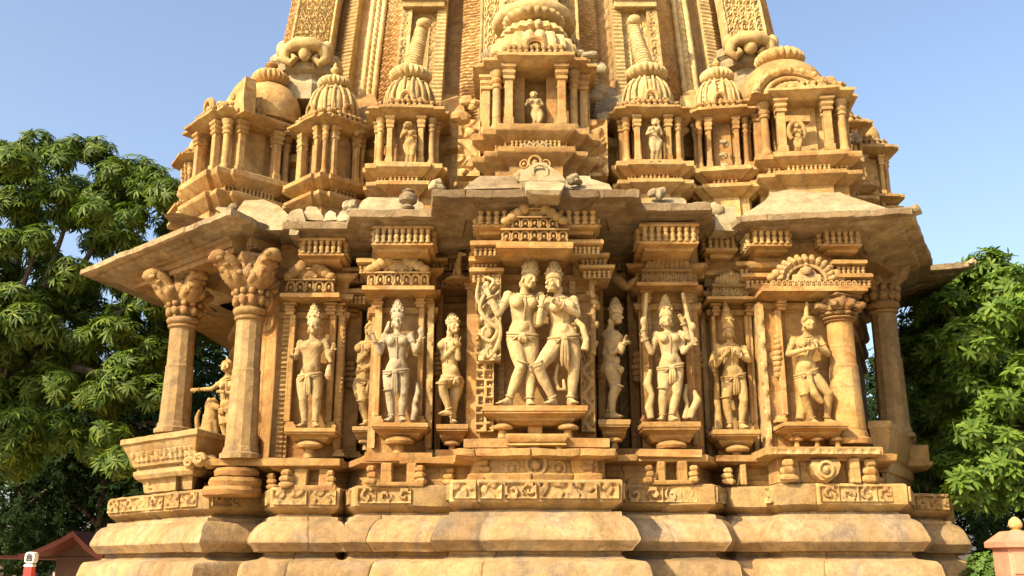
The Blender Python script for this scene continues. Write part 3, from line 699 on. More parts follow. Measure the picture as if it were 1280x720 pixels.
# ------------------------------------------------------------------ socle ornaments
def ledge(x0, x1, y0, y1, d, mat='wall'):
    m = MB(); H = y0-y1
    m.ploft([(y0+H*.5, x0+7, x1-7, d+.13, d+.8), (y0, x0+1, x1-1, d+.02, d+.8), (y0-H*.1, x0, x1, d, d+.8), (y1, x0, x1, d, d+.8), (y1-.6, x0+1, x1-1, d+.03, d+.8)])
    return part(m, 'ledge', mat, socle, jit=.010)
for a in ((334, 424, 583, 573, 10.72), (456, 540, 577, 566, 10.55), (545, 590, 574, 562, 10.75), (580, 644, 560, 549, 9.92), (700, 762, 560, 548, 9.92), (762, 800, 572, 561, 10.7),
          (799, 878, 572, 562, 10.3), (895, 948, 577, 569, 10.6), (957, 1104, 569, 559, 10.15), (322, 345, 586, 578, 11.0)): ledge(*a)
def blockrow(rows, name='socle_block', mat='wall'):
    for x0, x1, y0, y1, d, t in rows:
        m = MB(); m.pbox(x0, x1, y0, y1, d, t, .012); part(m, name, mat, socle, jit=.008)
blockrow([(368, 384, 612, 585, 10.78, .4), (398, 412, 612, 585, 10.8, .4), (356, 420, 614, 606, 10.74, .4), (476, 490, 606, 579, 10.5, .5), (508, 520, 606, 579, 10.5, .5), (470, 530, 608, 602, 10.47, .5),
          (822, 832, 604, 576, 10.3, .5), (848, 860, 604, 576, 10.3, .5), (814, 868, 606, 600, 10.26, .5), (926, 934, 606, 580, 10.62, .4), (1064, 1076, 604, 572, 10.2, .5), (972, 1000, 604, 572, 10.3, .4), (1000, 1064, 604, 572, 10.38, .4),
          (600, 634, 600, 562, 10.02, .4), (706, 722, 600, 562, 10.02, .4), (722, 756, 600, 562, 10.12, .4), (548, 590, 606, 576, 10.7, .4)])
m = MB(); m.ploft([(560, 640, 702, 9.97, 10.5), (556, 633, 708, 9.88, 10.5), (553, 635, 706, 9.9, 10.5), (552, 635, 706, 9.88, 10.5), (547, 632, 709, 9.85, 10.5), (543, 632, 709, 9.85, 10.5), (542, 634, 707, 9.87, 10.5)])
m.pbox(634, 707, 599, 560, 9.98, .4); part(m, 'centre_block', 'wall', socle, jit=.005)
m = MB(); m.pbox(660, 678, 543, 532, 10.1, .3); part(m, 'centre_block', 'wall', socle)
def medal(m, px, y, r, d, ball=True):
    c = W(px, y, d); pts = [c+Vector((r*math.cos(a), 0, r*1.1*math.sin(a))) for a in np.linspace(0, 2*math.pi, 19)]
    m.tube(pts, r*.24, 7)
    if ball: m.ell(c+Vector((0, .0, -r*.1)), (r*.52, r*.5, r*.55))
m = MB()
medal(m, 670, 580, .095, 9.96); medal(m, 641, 585, .06, 9.97); medal(m, 699, 585, .06, 9.97)
for px in (641, 699):
    c = W(px, 574, 9.95); m.lathe((c.x, c.y, c.z), [(.06, 0), (.065, .03), (.05, .05), (.055, .08), (.04, .10), (.02, .16)], 10)
m.tube(P3((652, 566, 0), (661, 568, .02), (670, 563, .03), (679, 568, .02), (688, 566, 0), d=9.97), [.02, .028, .03, .028, .02], 7)
c = W(670, 561, 9.95); m.ell(c, (.05, .04, .04)); part(m, 'medallion', 'band', socle, jit=.003)
m = MB(); c = W(1033, 592, 10.18)
rg = []
for k, (y, x0, x1) in enumerate(((605, 1032, 1034), (600, 1026, 1040), (592, 1018, 1048), (582, 1014, 1051), (575, 1016, 1049))): rg.append((y, x0, x1, 10.22 if k in (0, 4) else 10.17, 10.45))
m.ploft(rg); medal(m, 1033, 587, .07, 10.16); m.ell(W(1033, 587, 10.15), (.03, .03, .03)); part(m, 'medallion', 'band', socle, jit=.004)
rr = [(358, 610, 587, 16, 10.74), (414, 610, 588, 12, 10.78), (466, 606, 582, 15, 10.5), (526, 606, 582, 14, 10.5), (606, 599, 574, 17, 9.98), (735, 598, 572, 18, 9.98), (562, 606, 585, 16, 10.68), (812, 604, 582, 12, 10.28), (868, 603, 582, 13, 10.28), (910, 605, 585, 15, 10.62), (985, 602, 574, 22, 10.2), (1088, 604, 574, 20, 10.25), (340, 612, 592, 14, 11.0), (780, 604, 585, 16, 10.6)]
for i, (px, y0, y1, wp, d) in enumerate(rr):
    m = MB(); rolls(m, px, y0, y1, wp, d); part(m, 'scroll_block', 'wall', socle, jit=.007)
slab(964, 1100, 567.5, 561, 10.14, 'foliage', .014, res=.008, s=.14, name='carved_strip', par=socle)
# ------------------------------------------------------------------ porches
def col_shaft(m, c, z0, z1, r0, r1, n=16, band=.38):
    H = z1-z0
    m.lathe((c.x, c.y, z0), [(r0*1.25, 0), (r0*1.28, .05), (r0*1.1, .07), (r0*1.06, .12), (r0, .13), (r0+(r1-r0)*(1-band), H*(1-band)-.03), (r1*1.08, H*(1-band)-.02), (r1*1.10, H*(1-band)), (r1*1.02, H*(1-band)+.02), (r1, H*(1-band)+.03), (r1, H)], n, rot=math.pi/n)
def capital(m, c, z0, z1, r, arms=(), seed=0):
    rs = random.Random(seed); H = z1-z0
    m.lathe((c.x, c.y, z0), [(r, 0), (r*1.18, H*.02), (r*1.2, H*.05), (r*1.02, H*.07), (r*1.28, H*.10), (r*1.34, H*.14), (r*1.28, H*.18), (r*1.0, H*.20), (r*.98, H*.24), (r*1.35, H*.33), (r*1.1, H*.40), (r*1.2, H*.62), (r*1.2, H)], 20)
    for k in range(10):                                    # leaf ring
        a = 2*math.pi*k/10
        q = Vector((c.x+r*1.18*math.cos(a), c.y+r*1.18*math.sin(a), z0+H*.30))
        m.ell(q, (r*.34, r*.34, H*.085), n=8, m=6)
    for k in range(12):
        a = 2*math.pi*(k+.5)/12
        q = Vector((c.x+r*1.32*math.cos(a), c.y+r*1.32*math.sin(a), z0+H*.42)); m.ell(q, (r*.27, r*.27, H*.055), n=8, m=6)
    for k in range(8):                                     # spreading arms of the cross capital
        a = 2*math.pi*k/8+.3; t = Vector((math.cos(a), math.sin(a), 0)); b = Vector((c.x, c.y, z0+H*.55))
        m.tube([b+t*r*.8, b+t*r*1.5+Vector((0, 0, H*.02)), b+t*r*1.95+Vector((0, 0, H*.07)), b+t*r*2.05+Vector((0, 0, H*.12))], [r*.36, r*.36, r*.3, r*.12], 8)
        m.ell(b+t*r*1.55+Vector((0, 0, H*.13)), (r*.36, r*.36, H*.06), n=8, m=6)
    for dx, dy in arms:                                    # struts leaning out to the eave
        t = Vector((dx, dy, 0))*.8; b = Vector((c.x, c.y, z0+H*.58)); L = t.length; t.normalize(); up = Vector((0, 0, H)); sd = Vector((-t.y, t.x, 0))
        m.tube([b+t*r*.3, b+t*L*.42+up*.04, b+t*L*.62+up*.14, b+t*L*.62+up*.20, b+t*L*.76+up*.27, b+t*L*.92+up*.32], [r*.9, r*.95, r*.82, r*.78, r*.8, r*.7], 14); m.ell(b+t*L*.98+up*.33, (r*.75, r*.75, r*.55), n=12, m=8)
        m.ell(b+t*L*.62+up*.17+t*r*.3, (r*.7, r*.7, r*.5), n=12, m=8)
        for e in (-1, 1): m.tube([b+t*L*.72+sd*(e*r*.45)+up*.02, b+t*L*.80+sd*(e*r*.45)+up*.10, b+t*L*.72+sd*(e*r*.4)+up*.17, b+t*L*.60+sd*(e*r*.45)+up*.14], [r*.16, r*.22, r*.2, r*.1], 8)
        for k in range(4): m.ell(b+t*(L*(.66+.09*k))+up*(.20+.04*k)+t*r*.5+sd*(r*.5*(-1)**k), (r*.34, r*.34, r*.24), n=8, m=6)
    m.lathe((c.x, c.y, z0), [(r*1.1, H*.80), (r*1.7, H*.90), (r*1.85, H*.93), (r*1.85, H*1.0), (r*1.3, H*1.02)], 4, rot=math.pi/4+.5)
    q = Vector((c.x, c.y, z0+H*.70))+Vector((-.1, -1, 0)).normalized()*r*1.15; m.ell(q, (r*.5, r*.5, r*.55), n=12, m=8)
    for k in range(16): a = 2*math.pi*k/16; m.ell(Vector((c.x+r*1.22*math.cos(a), c.y+r*1.22*math.sin(a), z0+H*.80)), (r*.2, r*.2, H*.05), n=7, m=5)
def column(px, yb, ys, yc, d, wb, wt, arms=(), mat='column', seed=0):
    root = empty('column', W(px, yb, d), temple); c = W(px, yb, d)
    r0, r1 = wb/2*S(yb, d), wt/2*S(ys, d); z0, z1, z2 = c.z, Z(ys, d), Z(yc, d)
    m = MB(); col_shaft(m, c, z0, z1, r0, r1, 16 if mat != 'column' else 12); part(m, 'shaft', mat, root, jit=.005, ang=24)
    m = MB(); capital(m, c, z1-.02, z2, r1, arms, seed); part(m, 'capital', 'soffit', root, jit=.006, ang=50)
    return root
column(300, 574, 400, 322, 10.95, 40, 32, ((-.42, -.32), (.36, -.42)), seed=1)
column(217, 542, 410, 345, 11.95, 38, 31, ((-.45, -.3), (.30, -.4)), seed=2)
column(1063, 556, 402, 372, 10.62, 42, 32, (), 'wall', seed=3)
column(1120, 548, 392, 322, 12.2, 38, 31, ((.35, -.4), (-.4, -.3)), seed=4)
# beams carried by the columns
def beam(a, b, z0, z1, w_, name='beam', mat='soffit', dent=0):
    a, b = Vector(a), Vector(b); t = (b-a).normalized(); nr = Vector((t.y, -t.x)); m = MB()
    def ring(p): return [(p+nr*o).to_3d()+Vector((0, 0, z)) for o, z in ((-w_, z0), (w_*.8, z0), (w_*.8, z0+(z1-z0)*.3), (w_, z0+(z1-z0)*.36), (w_, z0+(z1-z0)*.7), (w_*1.25, z0+(z1-z0)*.8), (w_*1.25, z1), (-w_, z1))]
    m.loft([ring(a), ring(b)])
    if dent: dentils(m, a+nr*(w_*1.0), b+nr*(w_*1.0), z0+(z1-z0)*.38, z0+(z1-z0)*.78, dent, .03, .7)
    part(m, name, mat, jit=.006)
c1, c2, c3 = W(300, 330, 10.95).xy, W(217, 350, 11.95).xy, (X(352, 320, 11.5), 1.5)
zc = Z(318, 10.95)
beam(c2+(c2-c1)*.5, c1+(c1-c2)*.05, zc-.02, 5.30, .17); beam(c1, Vector(c3), zc-.02, 5.30, .17, dent=7)
beam(c2, Vector((X(262, 350, 13.6), 3.6)), zc-.02, 5.3, .15)
beam(Vector((X(1060, 330, 10.7), .75)), W(1112, 330, 12.2).xy, Z(322, 12.2), 5.3, .17)
def ceiling(pts, z0, z1):                        # porch ceiling slabs
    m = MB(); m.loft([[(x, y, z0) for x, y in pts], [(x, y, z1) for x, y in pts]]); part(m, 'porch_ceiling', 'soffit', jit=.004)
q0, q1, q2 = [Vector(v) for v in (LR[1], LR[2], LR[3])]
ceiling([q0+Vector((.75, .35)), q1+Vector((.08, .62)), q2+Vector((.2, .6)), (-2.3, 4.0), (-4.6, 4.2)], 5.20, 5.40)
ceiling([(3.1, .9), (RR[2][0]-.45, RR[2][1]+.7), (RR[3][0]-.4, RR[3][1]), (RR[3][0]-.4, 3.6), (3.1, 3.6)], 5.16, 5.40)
# seat-back parapets
def parapet(poly, zt, zb, name='parapet', k=1.):
    m = MB(); H = zt-zb
    m.sweep(poly, [(o*k, z) for o, z in [(-.34, zb), (-.30, zb+H*.02), (-.27, zb+H*.24), (-.20, zb+H*.26), (-.17, zb+H*.33), (-.17, zb+H*.40), (-.22, zb+H*.43), (-.22, zb+H*.46), (-.16, zb+H*.49), (-.14, zb+H*.58), (-.07, zb+H*.75), (-.05, zb+H*.80), (-.03, zb+H*.88), (0, zb+H*.90), (0, zb+H*.985), (-.01, zt), (-.5, zt), (-.5, zb)]], step=.12)
    return part(m, name, 'band', jit=.007, ang=30)
LP = [tuple(W(166, 552, 12.6).xy), tuple(W(151, 548, 11.75).xy), tuple(W(247, 535, 10.72).xy), tuple(W(281, 545, 11.3).xy), (X(290, 545, 12.1), 2.1)]
pz = Z(535, 10.72); lp = parapet(LP, pz, 2.505)
RP = [(X(1075, 530, 11.5), 1.35), tuple(W(1084, 527, 11.12).xy), tuple(W(1113, 526, 11.05).xy), tuple(W(1146, 556, 12.4).xy), (X(1140, 556, 13.3), 3.2)]
parapet(RP, Z(526, 11.08), 2.505, k=.42)
m = MB(); m.pbox(1120, 1162, 578, 556, 12.2, .5); m.ploft([(588, 1128, 1160, 12.25, 12.8), (582, 1122, 1166, 12.18, 12.8), (577, 1122, 1166, 12.18, 12.8)]); part(m, 'parapet_block', 'band', jit=.008)
for (px, y, r, d) in ((178, 592, .11, 11.85), (190, 606, .10, 11.8), (236, 578, .09, 10.95), (249, 574, .10, 10.86), (262, 577, .10, 10.98), (280, 582, .09, 11.2)):
    m = MB(); c = W(px, y, d); pts = [c+Vector((r*.6*math.cos(a)*k, -.02+.03*k, r*.6*math.sin(a)*k)) for a, k in zip(np.linspace(0, 9, 16), np.linspace(1, .2, 16))]
    m.tube(pts, [r*.28*(1-.03*i) for i in range(16)], 7); m.ell(c+Vector((0, .05, 0)), (r*.8, r*.6, r*.8)); part(m, 'scroll_block', 'band', lp, jit=.004)
a, b = Vector(LP[1]), Vector(LP[2]); t = (b-a).normalized(); nr = Vector((t.y, -t.x)); L = (b-a).length
H = pz-2.505; xx, yy = pgrid(L-.3, H*.16, .011)
m = MB(); o = a+t*.12+nr*(-.135)
m.relief((o.x, o.y, 2.505+H*.58), (t.x*(L-.3), t.y*(L-.3), 0), (nr.x*.06, nr.y*.06, H*.16), r_foliage(xx, yy, .16, 3)*.018, .02); part(m, 'carved_strip', 'band', lp, jit=.003)
# cushions and steps under the left inner column
m = MB()
for px, y, rx, h in ((296, 585, 27, .09), (294, 597, 32, .10), (290, 608, 36, .10)):
    c = W(px, y, 11.0); r = rx*S(y, 11.0)
    m.lathe((c.x, c.y, c.z-h), [(r*.8, -.02), (r*.98, 0), (r*1.03, h*.5), (r*.95, h*.9), (r*.7, h)], 18, 8, .06)
part(m, 'column_cushion', 'wall', jit=.01)
m = MB(); m.pbox(258, 338, 582, 573, 10.9, .7); part(m, 'ledge', 'wall', socle, jit=.02)
# lit jamb and dark doorway slabs at the back of the left porch
m = MB(); m.pbox(318, 331, 572, 330, 11.9, .5); part(m, 'door_jamb', 'wall'); m = MB(); m.pbox(300, 316, 576, 540, 11.7, .4); part(m, 'door_jamb', 'wall')

# ------------------------------------------------------------------ worn blocks on top of the eaves
for i, (x0, x1, y0, y1, d, mt) in enumerate(((362, 372, 290, 270, 10.62, 'pale'), (446, 512, 264, 247, 10.5, 'pale'), (512, 530, 268, 252, 10.5, 'pale'), (806, 860, 262, 247, 10.25, 'pale'), (892, 922, 284, 258, 10.6, 'pale'), (704, 742, 231, 220, 10.2, 'pale'))):
    m = MB(); e = (x1-x0)*.12
    m.ploft([(y0+4, x0, x1, d, d+.5), (y0-2, x0, x1, d+.01, d+.5), (y1+3, x0+e, x1-e*.5, d+.08, d+.5), (y1, x0+e*1.8, x1-e, d+.2, d+.5)]); part(m, 'broken_block', mt, jit=.022, ang=28)
m = MB()                                       # pale rosette block on the middle eave
rg = [(234, 652, 704, 9.85, 10.3), (226, 650, 708, 9.82, 10.3), (216, 652, 700, 9.86, 10.3), (207, 663, 686, 9.92, 10.3), (203, 668, 680, 9.98, 10.3)]
m.ploft(rg); medal(m, 675, 215, .075, 9.86, False); part(m, 'eave_rosette', 'pale', jit=.014, ang=30)
m = MB(); m.ploft([(244, 664, 698, 9.49, 9.9), (238, 658, 702, 9.47, 9.9), (229, 655, 706, 9.60, 9.9), (226, 662, 698, 9.75, 10)]); part(m, 'broken_block', 'pale', jit=.02, ang=28)
for i, (px, y, d, r, mt) in enumerate(((440, 260, 10.55, .10, 'pale'), (546, 232, 9.7, .10, 'pale'), (822, 243, 10.3, .10, 'grey'), (655, 218, 10.1, .09, 'pale'), (720, 224, 10.0, .10, 'pale'), (900, 262, 10.7, .12, 'pale'), (1139, 266, 10.2, .09, 'pale'), (290, 262, 10.5, .08, 'eave'), (1213, 330, 12.2, .08, 'eave'))):
    m = MB(); lump(m, px, y, d, r, seed=i+40); part(m, 'worn_carving', mt, jit=.02, ang=30)
m = MB(); c = W(510, 262, 10.35); m.lathe((c.x, c.y, c.z), [(.06, 0), (.075, .02), (.05, .05), (.10, .09), (.105, .15), (.06, .19), (.075, .21), (.03, .24)], 12); part(m, 'stone_urn', 'grey', jit=.005)

def slope(rows, mat='pale', name='roof_slope', jit=.03):
    m = MB(); m.ploft(rows); part(m, name, mat, jit=jit, ang=26)
slope([(272, 928, 1128, 10.5, 12.2), (262, 938, 1112, 10.62, 12.2), (252, 955, 1085, 10.8, 12.2), (243, 962, 1060, 10.92, 12.2), (237, 985, 1046, 11.15, 12.2)], 'pale')
slope([(262, 1048, 1072, 10.72, 11.6), (254, 1050, 1070, 10.82, 11.6), (249, 1054, 1066, 10.95, 11.6)], 'grey', 'broken_block', .02)
slope([(288, 300, 362, 10.75, 12), (270, 296, 362, 10.9, 12), (258, 300, 348, 11.05, 12), (250, 306, 330, 11.2, 12)], 'pale')
slope([(272, 285, 312, 10.9, 12.4), (262, 268, 300, 11.3, 12.4), (256, 272, 300, 11.5, 12.4)], 'pale', 'broken_block', .02)
for i, (x0, x1, y0, y1, d) in enumerate(((358, 382, 276, 262, 10.72), (378, 404, 274, 258, 10.80), (402, 424, 276, 264, 10.74), (420, 440, 274, 262, 10.72), (436, 448, 264, 250, 10.5), (862, 890, 262, 252, 10.3))):
    slope([(y0, x0, x1, d, d+.6), (y0*.6+y1*.4, x0+2, x1-1, d+.02, d+.6), (y1+2, x0+4, x1-6, d+.10, d+.6), (y1, x0+8, x1-9, d+.2, d+.6)], 'pale', 'broken_block', .035)
slope([(236, 580, 655, 10.0, 10.9), (228, 588, 652, 10.15, 10.9), (220, 600, 648, 10.3, 10.9)], 'eave', 'broken_block', .02)
slope([(237, 700, 768, 9.98, 10.9), (231, 704, 760, 10.1, 10.9), (224, 712, 742, 10.3, 10.9)], 'pale', 'broken_block', .03)
# ------------------------------------------------------------------ turrets
def ratha(w_, k=(.60, 1.14)):
    a, b = w_*k[0], w_*k[1]
    q = [(-w_, -w_), (-a, -w_), (-a, -b), (a, -b), (a, -w_)]
    out = []
    for i in range(4):
        c, s = math.cos(i*math.pi/2), math.sin(i*math.pi/2)
        out += [(x*c-y*s, x*s+y*c) for x, y in q]
    return out
def amalaka(m, c, r, h, n=72, fl=22):
    m.lathe(c, [(r*.55, 0), (r*.9, h*.12), (r*1.03, h*.35), (r*1.05, h*.5), (r*1.0, h*.68), (r*.82, h*.88), (r*.5, h)], n, fl, .16)
def finial(m, c, r, h):
    m.lathe(c, [(r*.6, 0), (r*1.0, h*.10), (r*.7, h*.2), (r*.35, h*.3), (r*.8, h*.42), (r*.95, h*.55), (r*.6, h*.68), (r*.35, h*.74), (r*.45, h*.82), (r*.12, h)], 14)
def turret(cx, d, yaw, hw, y0, y1, y2, y3, roof, y4, y5, y6=None, rx=0, k=(.60, 1.14), mat='turret', roofmat='turret', cols=True, rw=1.0, shaft=None, am=.62, gav=True, core=.60, gavh=.46):
    s = S(y1, d); root = empty('turret', W(cx, y0, d), temple)
    c = W(cx, y1, d); T = Matrix.Translation((c.x, c.y, 0)) @ Matrix.Rotation(R(yaw), 4, 'Z')
    z0, z1, z2, z3, z4, z5 = [Z(y, d-hw*s*.8) if y > y3-1 else Z(y, d) for y in (y0, y1, y2, y3, y4, y5)]
    w_ = hw*s; H = z1-z0; p = ratha(w_, k); u = s*1.25
    m = MB(); m.M = T
    m.sweep(p, [(-2*u, z0-.25), (-2*u, z0), (0, z0+H*.04), (8*u, z0+H*.22), (9*u, z0+H*.25), (9*u, z0+H*.35), (7*u, z0+H*.38), (0, z0+H*.45), (-1.5*u, z0+H*.52), (1*u, z0+H*.56), (9*u, z0+H*.74), (10*u, z0+H*.77), (10*u, z0+H*.90), (8*u, z0+H*.93), (2*u, z1), (-4*u, z1+.002)], closed=True, step=.2)
    ob = part(m, 'base', mat, root, jit=.007)
    for i in range(5):
        a, b = Vector(p[i]), Vector(p[(i+1) % 20])
        if (b-a).length > 12*s:
            m = MB(); m.M = T; n_ = max(3, int((b-a).length/(5.5*s))); dentils(m, a.lerp(b, .06), a.lerp(b, .94), z0+H*.42, z0+H*.58, n_, 3.5*s, .8); part(m, 'baluster_row', mat, ob, jit=.003)
    m = MB(); m.M = T
    m.sweep(ratha(w_*core, k if core > .5 else (.6, 1.02)), [(0, z1-.02), (0, z2+.03)], closed=True); part(m, 'core', mat, root, jit=.006)
    for i, (x, y) in enumerate(p):
        wx, wy, _ = T @ Vector((x*.93, y*.93, 0))
        if (wy-c.y) > w_*.75: continue                  # hidden against the tower
        m = MB(); m.M = Matrix.Translation((wx, wy, 0)) @ Matrix.Rotation(R(yaw), 4, 'Z'); r = max(2.6, hw*.105)*s; h = z2-z1
        if i % 5 in (2, 3):
            m.box(-r*1.2, r*1.2, -r*1.2, r*1.2, z1, z1+h*.12); m.box(-r*.95, r*.95, -r*.95, r*.95, z1+h*.11, z2-h*.24)
            q = [(-r, -r), (r, -r), (r, r), (-r, r)]
            m.sweep(q, [(-.1*r, z2-h*.25), (.3*r, z2-h*.23), (.3*r, z2-h*.19), (0, z2-h*.17), (.45*r, z2-h*.13), (.45*r, z2-h*.09), (.1*r, z2-h*.07), (.7*r, z2-h*.03), (.7*r, z2+.01)], closed=True)
        else:
            m.lathe((0, 0, z1), [(r*1.4, 0), (r*1.4, h*.06), (r*1.05, h*.10), (r, h*.12), (r*.92, h*.70), (r*1.25, h*.72), (r*1.3, h*.75), (r*1.0, h*.78), (r*1.35, h*.81), (r*1.4, h*.85), (r*1.05, h*.88), (r*1.6, h*.95), (r*1.65, h*1.0)], 12)
        part(m, 'column', mat, root, jit=.003)
    h = z3-z2; m = MB(); m.M = T
    m.sweep(p, [(-4*u, z2-.01), (0, z2), (2*u, z2+h*.15), (9*u, z2+h*.42), (10*u, z2+h*.48), (10*u, z2+h*.66), (8*u, z2+h*.74), (2*u, z3), (-6*u, z3+h*.15)], closed=True, step=.12)
    oc = part(m, 'cornice', mat, root, jit=.012)
    m = MB(); m.M = T
    for i in range(20):                                 # upright leaves along the cornice
        a, b = Vector(p[i]), Vector(p[(i+1) % 20]); q = T @ ((a+b)/2).to_3d()
        if (b-a).length < 4*s or q.y > c.y+.1: continue
        n_ = max(1, int((b-a).length/(6.5*s))); dentils(m, a*1.03, b*1.03, z3-h*.32, z3+h*.42, n_, 2.5*s, .86)
    part(m, 'leaf_row', 'band', oc, jit=.006)
    rc = (c.x+rx*s, c.y, z3+.01); rr = w_*1.02*rw; h = z4-z3
    m = MB()
    if roof == 'dome': m.lathe(rc, [(rr*1.0, 0), (rr*1.06, h*.08), (rr*.98, h*.11), (rr*1.02, h*.3), (rr*.98, h*.5), (rr*.86, h*.7), (rr*.66, h*.86), (rr*.4, h*.96), (rr*.15, h)], 36)
    elif roof == 'bell':
        m.lathe(rc, [(rr*1.0, 0), (rr*1.06, h*.05), (rr*.95, h*.09), (rr*1.0, h*.3), (rr*.98, h*.5), (rr*.86, h*.72), (rr*.62, h*.9), (rr*.45, h)], 64, 16, .10)
        for kk in range(8):
            a = kk*math.pi/4+R(yaw)+math.pi/8*0; t = Vector((math.cos(a), math.sin(a), 0)); sd = Vector((-t.y, t.x, 0))
            q = [Vector(rc)+t*(rr*f)+Vector((0, 0, h*g_)) for f, g_ in ((1.02, .04), (1.08, .3), (1.04, .5), (.9, .74), (.66, .92))]
            for e in (-.17, .17): m.tube([v+sd*(rr*e) for v in q], [rr*.055]*5, 6)
            for j in range(7):
                v = q[0].lerp(q[-1], j/6.5)+t*(rr*.10*math.sin(math.pi*(j+.6)/7.5)); m.ell(v, (rr*.09, rr*.09, rr*.055), n=7, m=5)
    else:                                               # open lotus
        m.lathe(rc, [(rr*.85, 0), (rr*1.0, h*.10), (rr*1.06, h*.3), (rr*1.0, h*.52), (rr*.75, h*.62), (rr*.70, h*.66), (rr*.82, h*.72), (rr*.75, h*.84), (rr*.45, h*.96), (rr*.2, h)], 96, 22, .16)
    part(m, 'roof', roofmat, root, jit=.005, ang=50)
    ac = (rc[0], rc[1], z4-.01)
    m = MB(); amalaka(m, ac, rr*am, z5-z4); part(m, 'amalaka', roofmat, root, jit=.003, ang=60)
    if y6: m = MB(); finial(m, (ac[0], ac[1], z5-.01), rr*.22, Z(y6, d)-z5); part(m, 'finial', roofmat, root, jit=.003)
    if shaft:
        (sx, ys), m = shaft, MB(); h = Z(ys, d)-z5; b = Vector((ac[0], ac[1]+.05, z5-.02)); top = Vector((X(sx, ys, d), c.y+.12, Z(ys, d)))
        n = 60; pts = [b.lerp(top, i/n) for i in range(n+1)]
        m.tube(pts, [rr*(.42-.15*i/n)*(1+.07*math.sin(i*1.9)) for i in range(n+1)], 14); m.ell(top+Vector((.02, -.05, .02)), (rr*.34, rr*.3, rr*.26)); part(m, 'spiral_shaft', roofmat, root, jit=.004, ang=60)
    if gav:
        for q in range(4):
            a = R(yaw)+q*math.pi/2; o = Vector((math.sin(a), -math.cos(a), 0))
            if o.y > .3: continue
            m = MB(); cc = Vector((c.x, c.y, z3-.01))+o*(w_*k[1]*.98)
            arch(m, cc, w_*.62, (z4-z3)*gavh, out=(o.x, o.y)); sd = Vector((-o.y, o.x, 0))
            for e in (-1, 1): arch(m, cc+sd*(e*w_*.52)-o*.03, w_*.36, (z4-z3)*gavh*.6, out=(o.x, o.y))
            part(m, 'gable_arch', mat, root, jit=.005)
    return root
T_MAIN = turret(668, 11.42, 0, 50, 216, 166, 94, 78, 'lotus', 36, 20, 8, k=(.68, 1.28), roofmat='tower', rw=1.02, am=.7, core=.34, gavh=.34)
for x0, x1 in ((642, 656), (683, 697)):
    m = MB(); m.pbox(x0, x1, 166, 95, 11.02, .22); part(m, 'jamb', 'turret', T_MAIN)
for x0, x1 in ((600, 640), (698, 737)):
    m = MB(); m.pbox(x0, x1, 166, 95, 11.12, .4); part(m, 'jamb', 'turret', T_MAIN)
turret(510, 11.55, 0, 34, 249, 208, 151, 137, 'bell', 103, 86, None, shaft=(527, 28), am=.84, roofmat='tower', rw=.86)
turret(812, 11.5, 0, 34, 246, 205, 150, 137, 'bell', 101, 84, None, shaft=(792, 24), am=.84, roofmat='tower', rw=.86)
turret(412, 11.75, 45, 30, 263, 224, 164, 150, 'bell', 112, 98, 78, am=.68, roofmat='tower', rw=.96)
turret(903, 11.7, -8, 30, 250, 212, 152, 138, 'bell', 104, 88, 72, am=.72, roofmat='tower', rw=.9)
turret(300, 12.0, 42, 43, 268, 220, 160, 146, 'dome', 108, 90, 74, rx=30, rw=.92, am=.55)
turret(998, 11.6, -6, 49, 238, 196, 131, 117, 'dome', 84, 66, None, rx=-14, rw=1.05, am=.55)
turret(247, 13.3, 30, 17, 285, 258, 207, 195, 'dome', 172, 165, None, am=.5)
turret(1054, 12.7, 0, 20, 262, 230, 166, 153, 'dome', 132, 122, None, am=.5)
turret(1088, 13.0, 0, 18, 272, 246, 197, 183, 'dome', 156, 150, None, am=.5)
# broken gable leaning on the corner turret, arched gable over the right turret
m = MB(); m.M = Matrix.Translation(W(290, 148, 11.45)) @ Matrix.Rotation(R(-42), 4, 'Z')
m.loft([[(-.30, -.02, 0), (.30, -.02, 0), (.30, .14, 0), (-.30, .14, 0)], [(-.28, -.03, .14), (.30, -.03, .14), (.30, .14, .14), (-.28, .14, .14)], [(-.16, -.02, .26), (.27, -.02, .30), (.27, .14, .30), (-.16, .14, .26)], [(.02, 0, .44), (.26, 0, .50), (.26, .14, .50), (.02, .14, .44)]])
m.ell((.06, -.03, .27), (.04, .03, .05)); part(m, 'broken_gable', 'turret', jit=.02, ang=30)
m = MB(); cc = W(990, 117, 11.0)
for r, t in ((.42, .055), (.30, .03), (.18, .04)):
    m.tube([cc+Vector((math.cos(a)*r, .02, math.sin(a)*r*.72)) for a in np.linspace(0, math.pi, 15)], t, 8)
rg = [[cc+Vector((math.cos(a)*.40*k_, dy, math.sin(a)*.40*.72*k_)) for a in np.linspace(0, math.pi, 12)] for k_, dy in ((1, .25), (1, .04), (.02, .03))]
m.loft(rg, cap=False)
for i in range(9): a = math.pi*(i+.5)/9; m.ell(cc+Vector((math.cos(a)*.43, 0, math.sin(a)*.43*.72)), (.05, .05, .05), n=7, m=5)
m.ell(cc+Vector((0, 0, .08)), (.06, .05, .05)); part(m, 'arched_gable', 'turret', jit=.008)
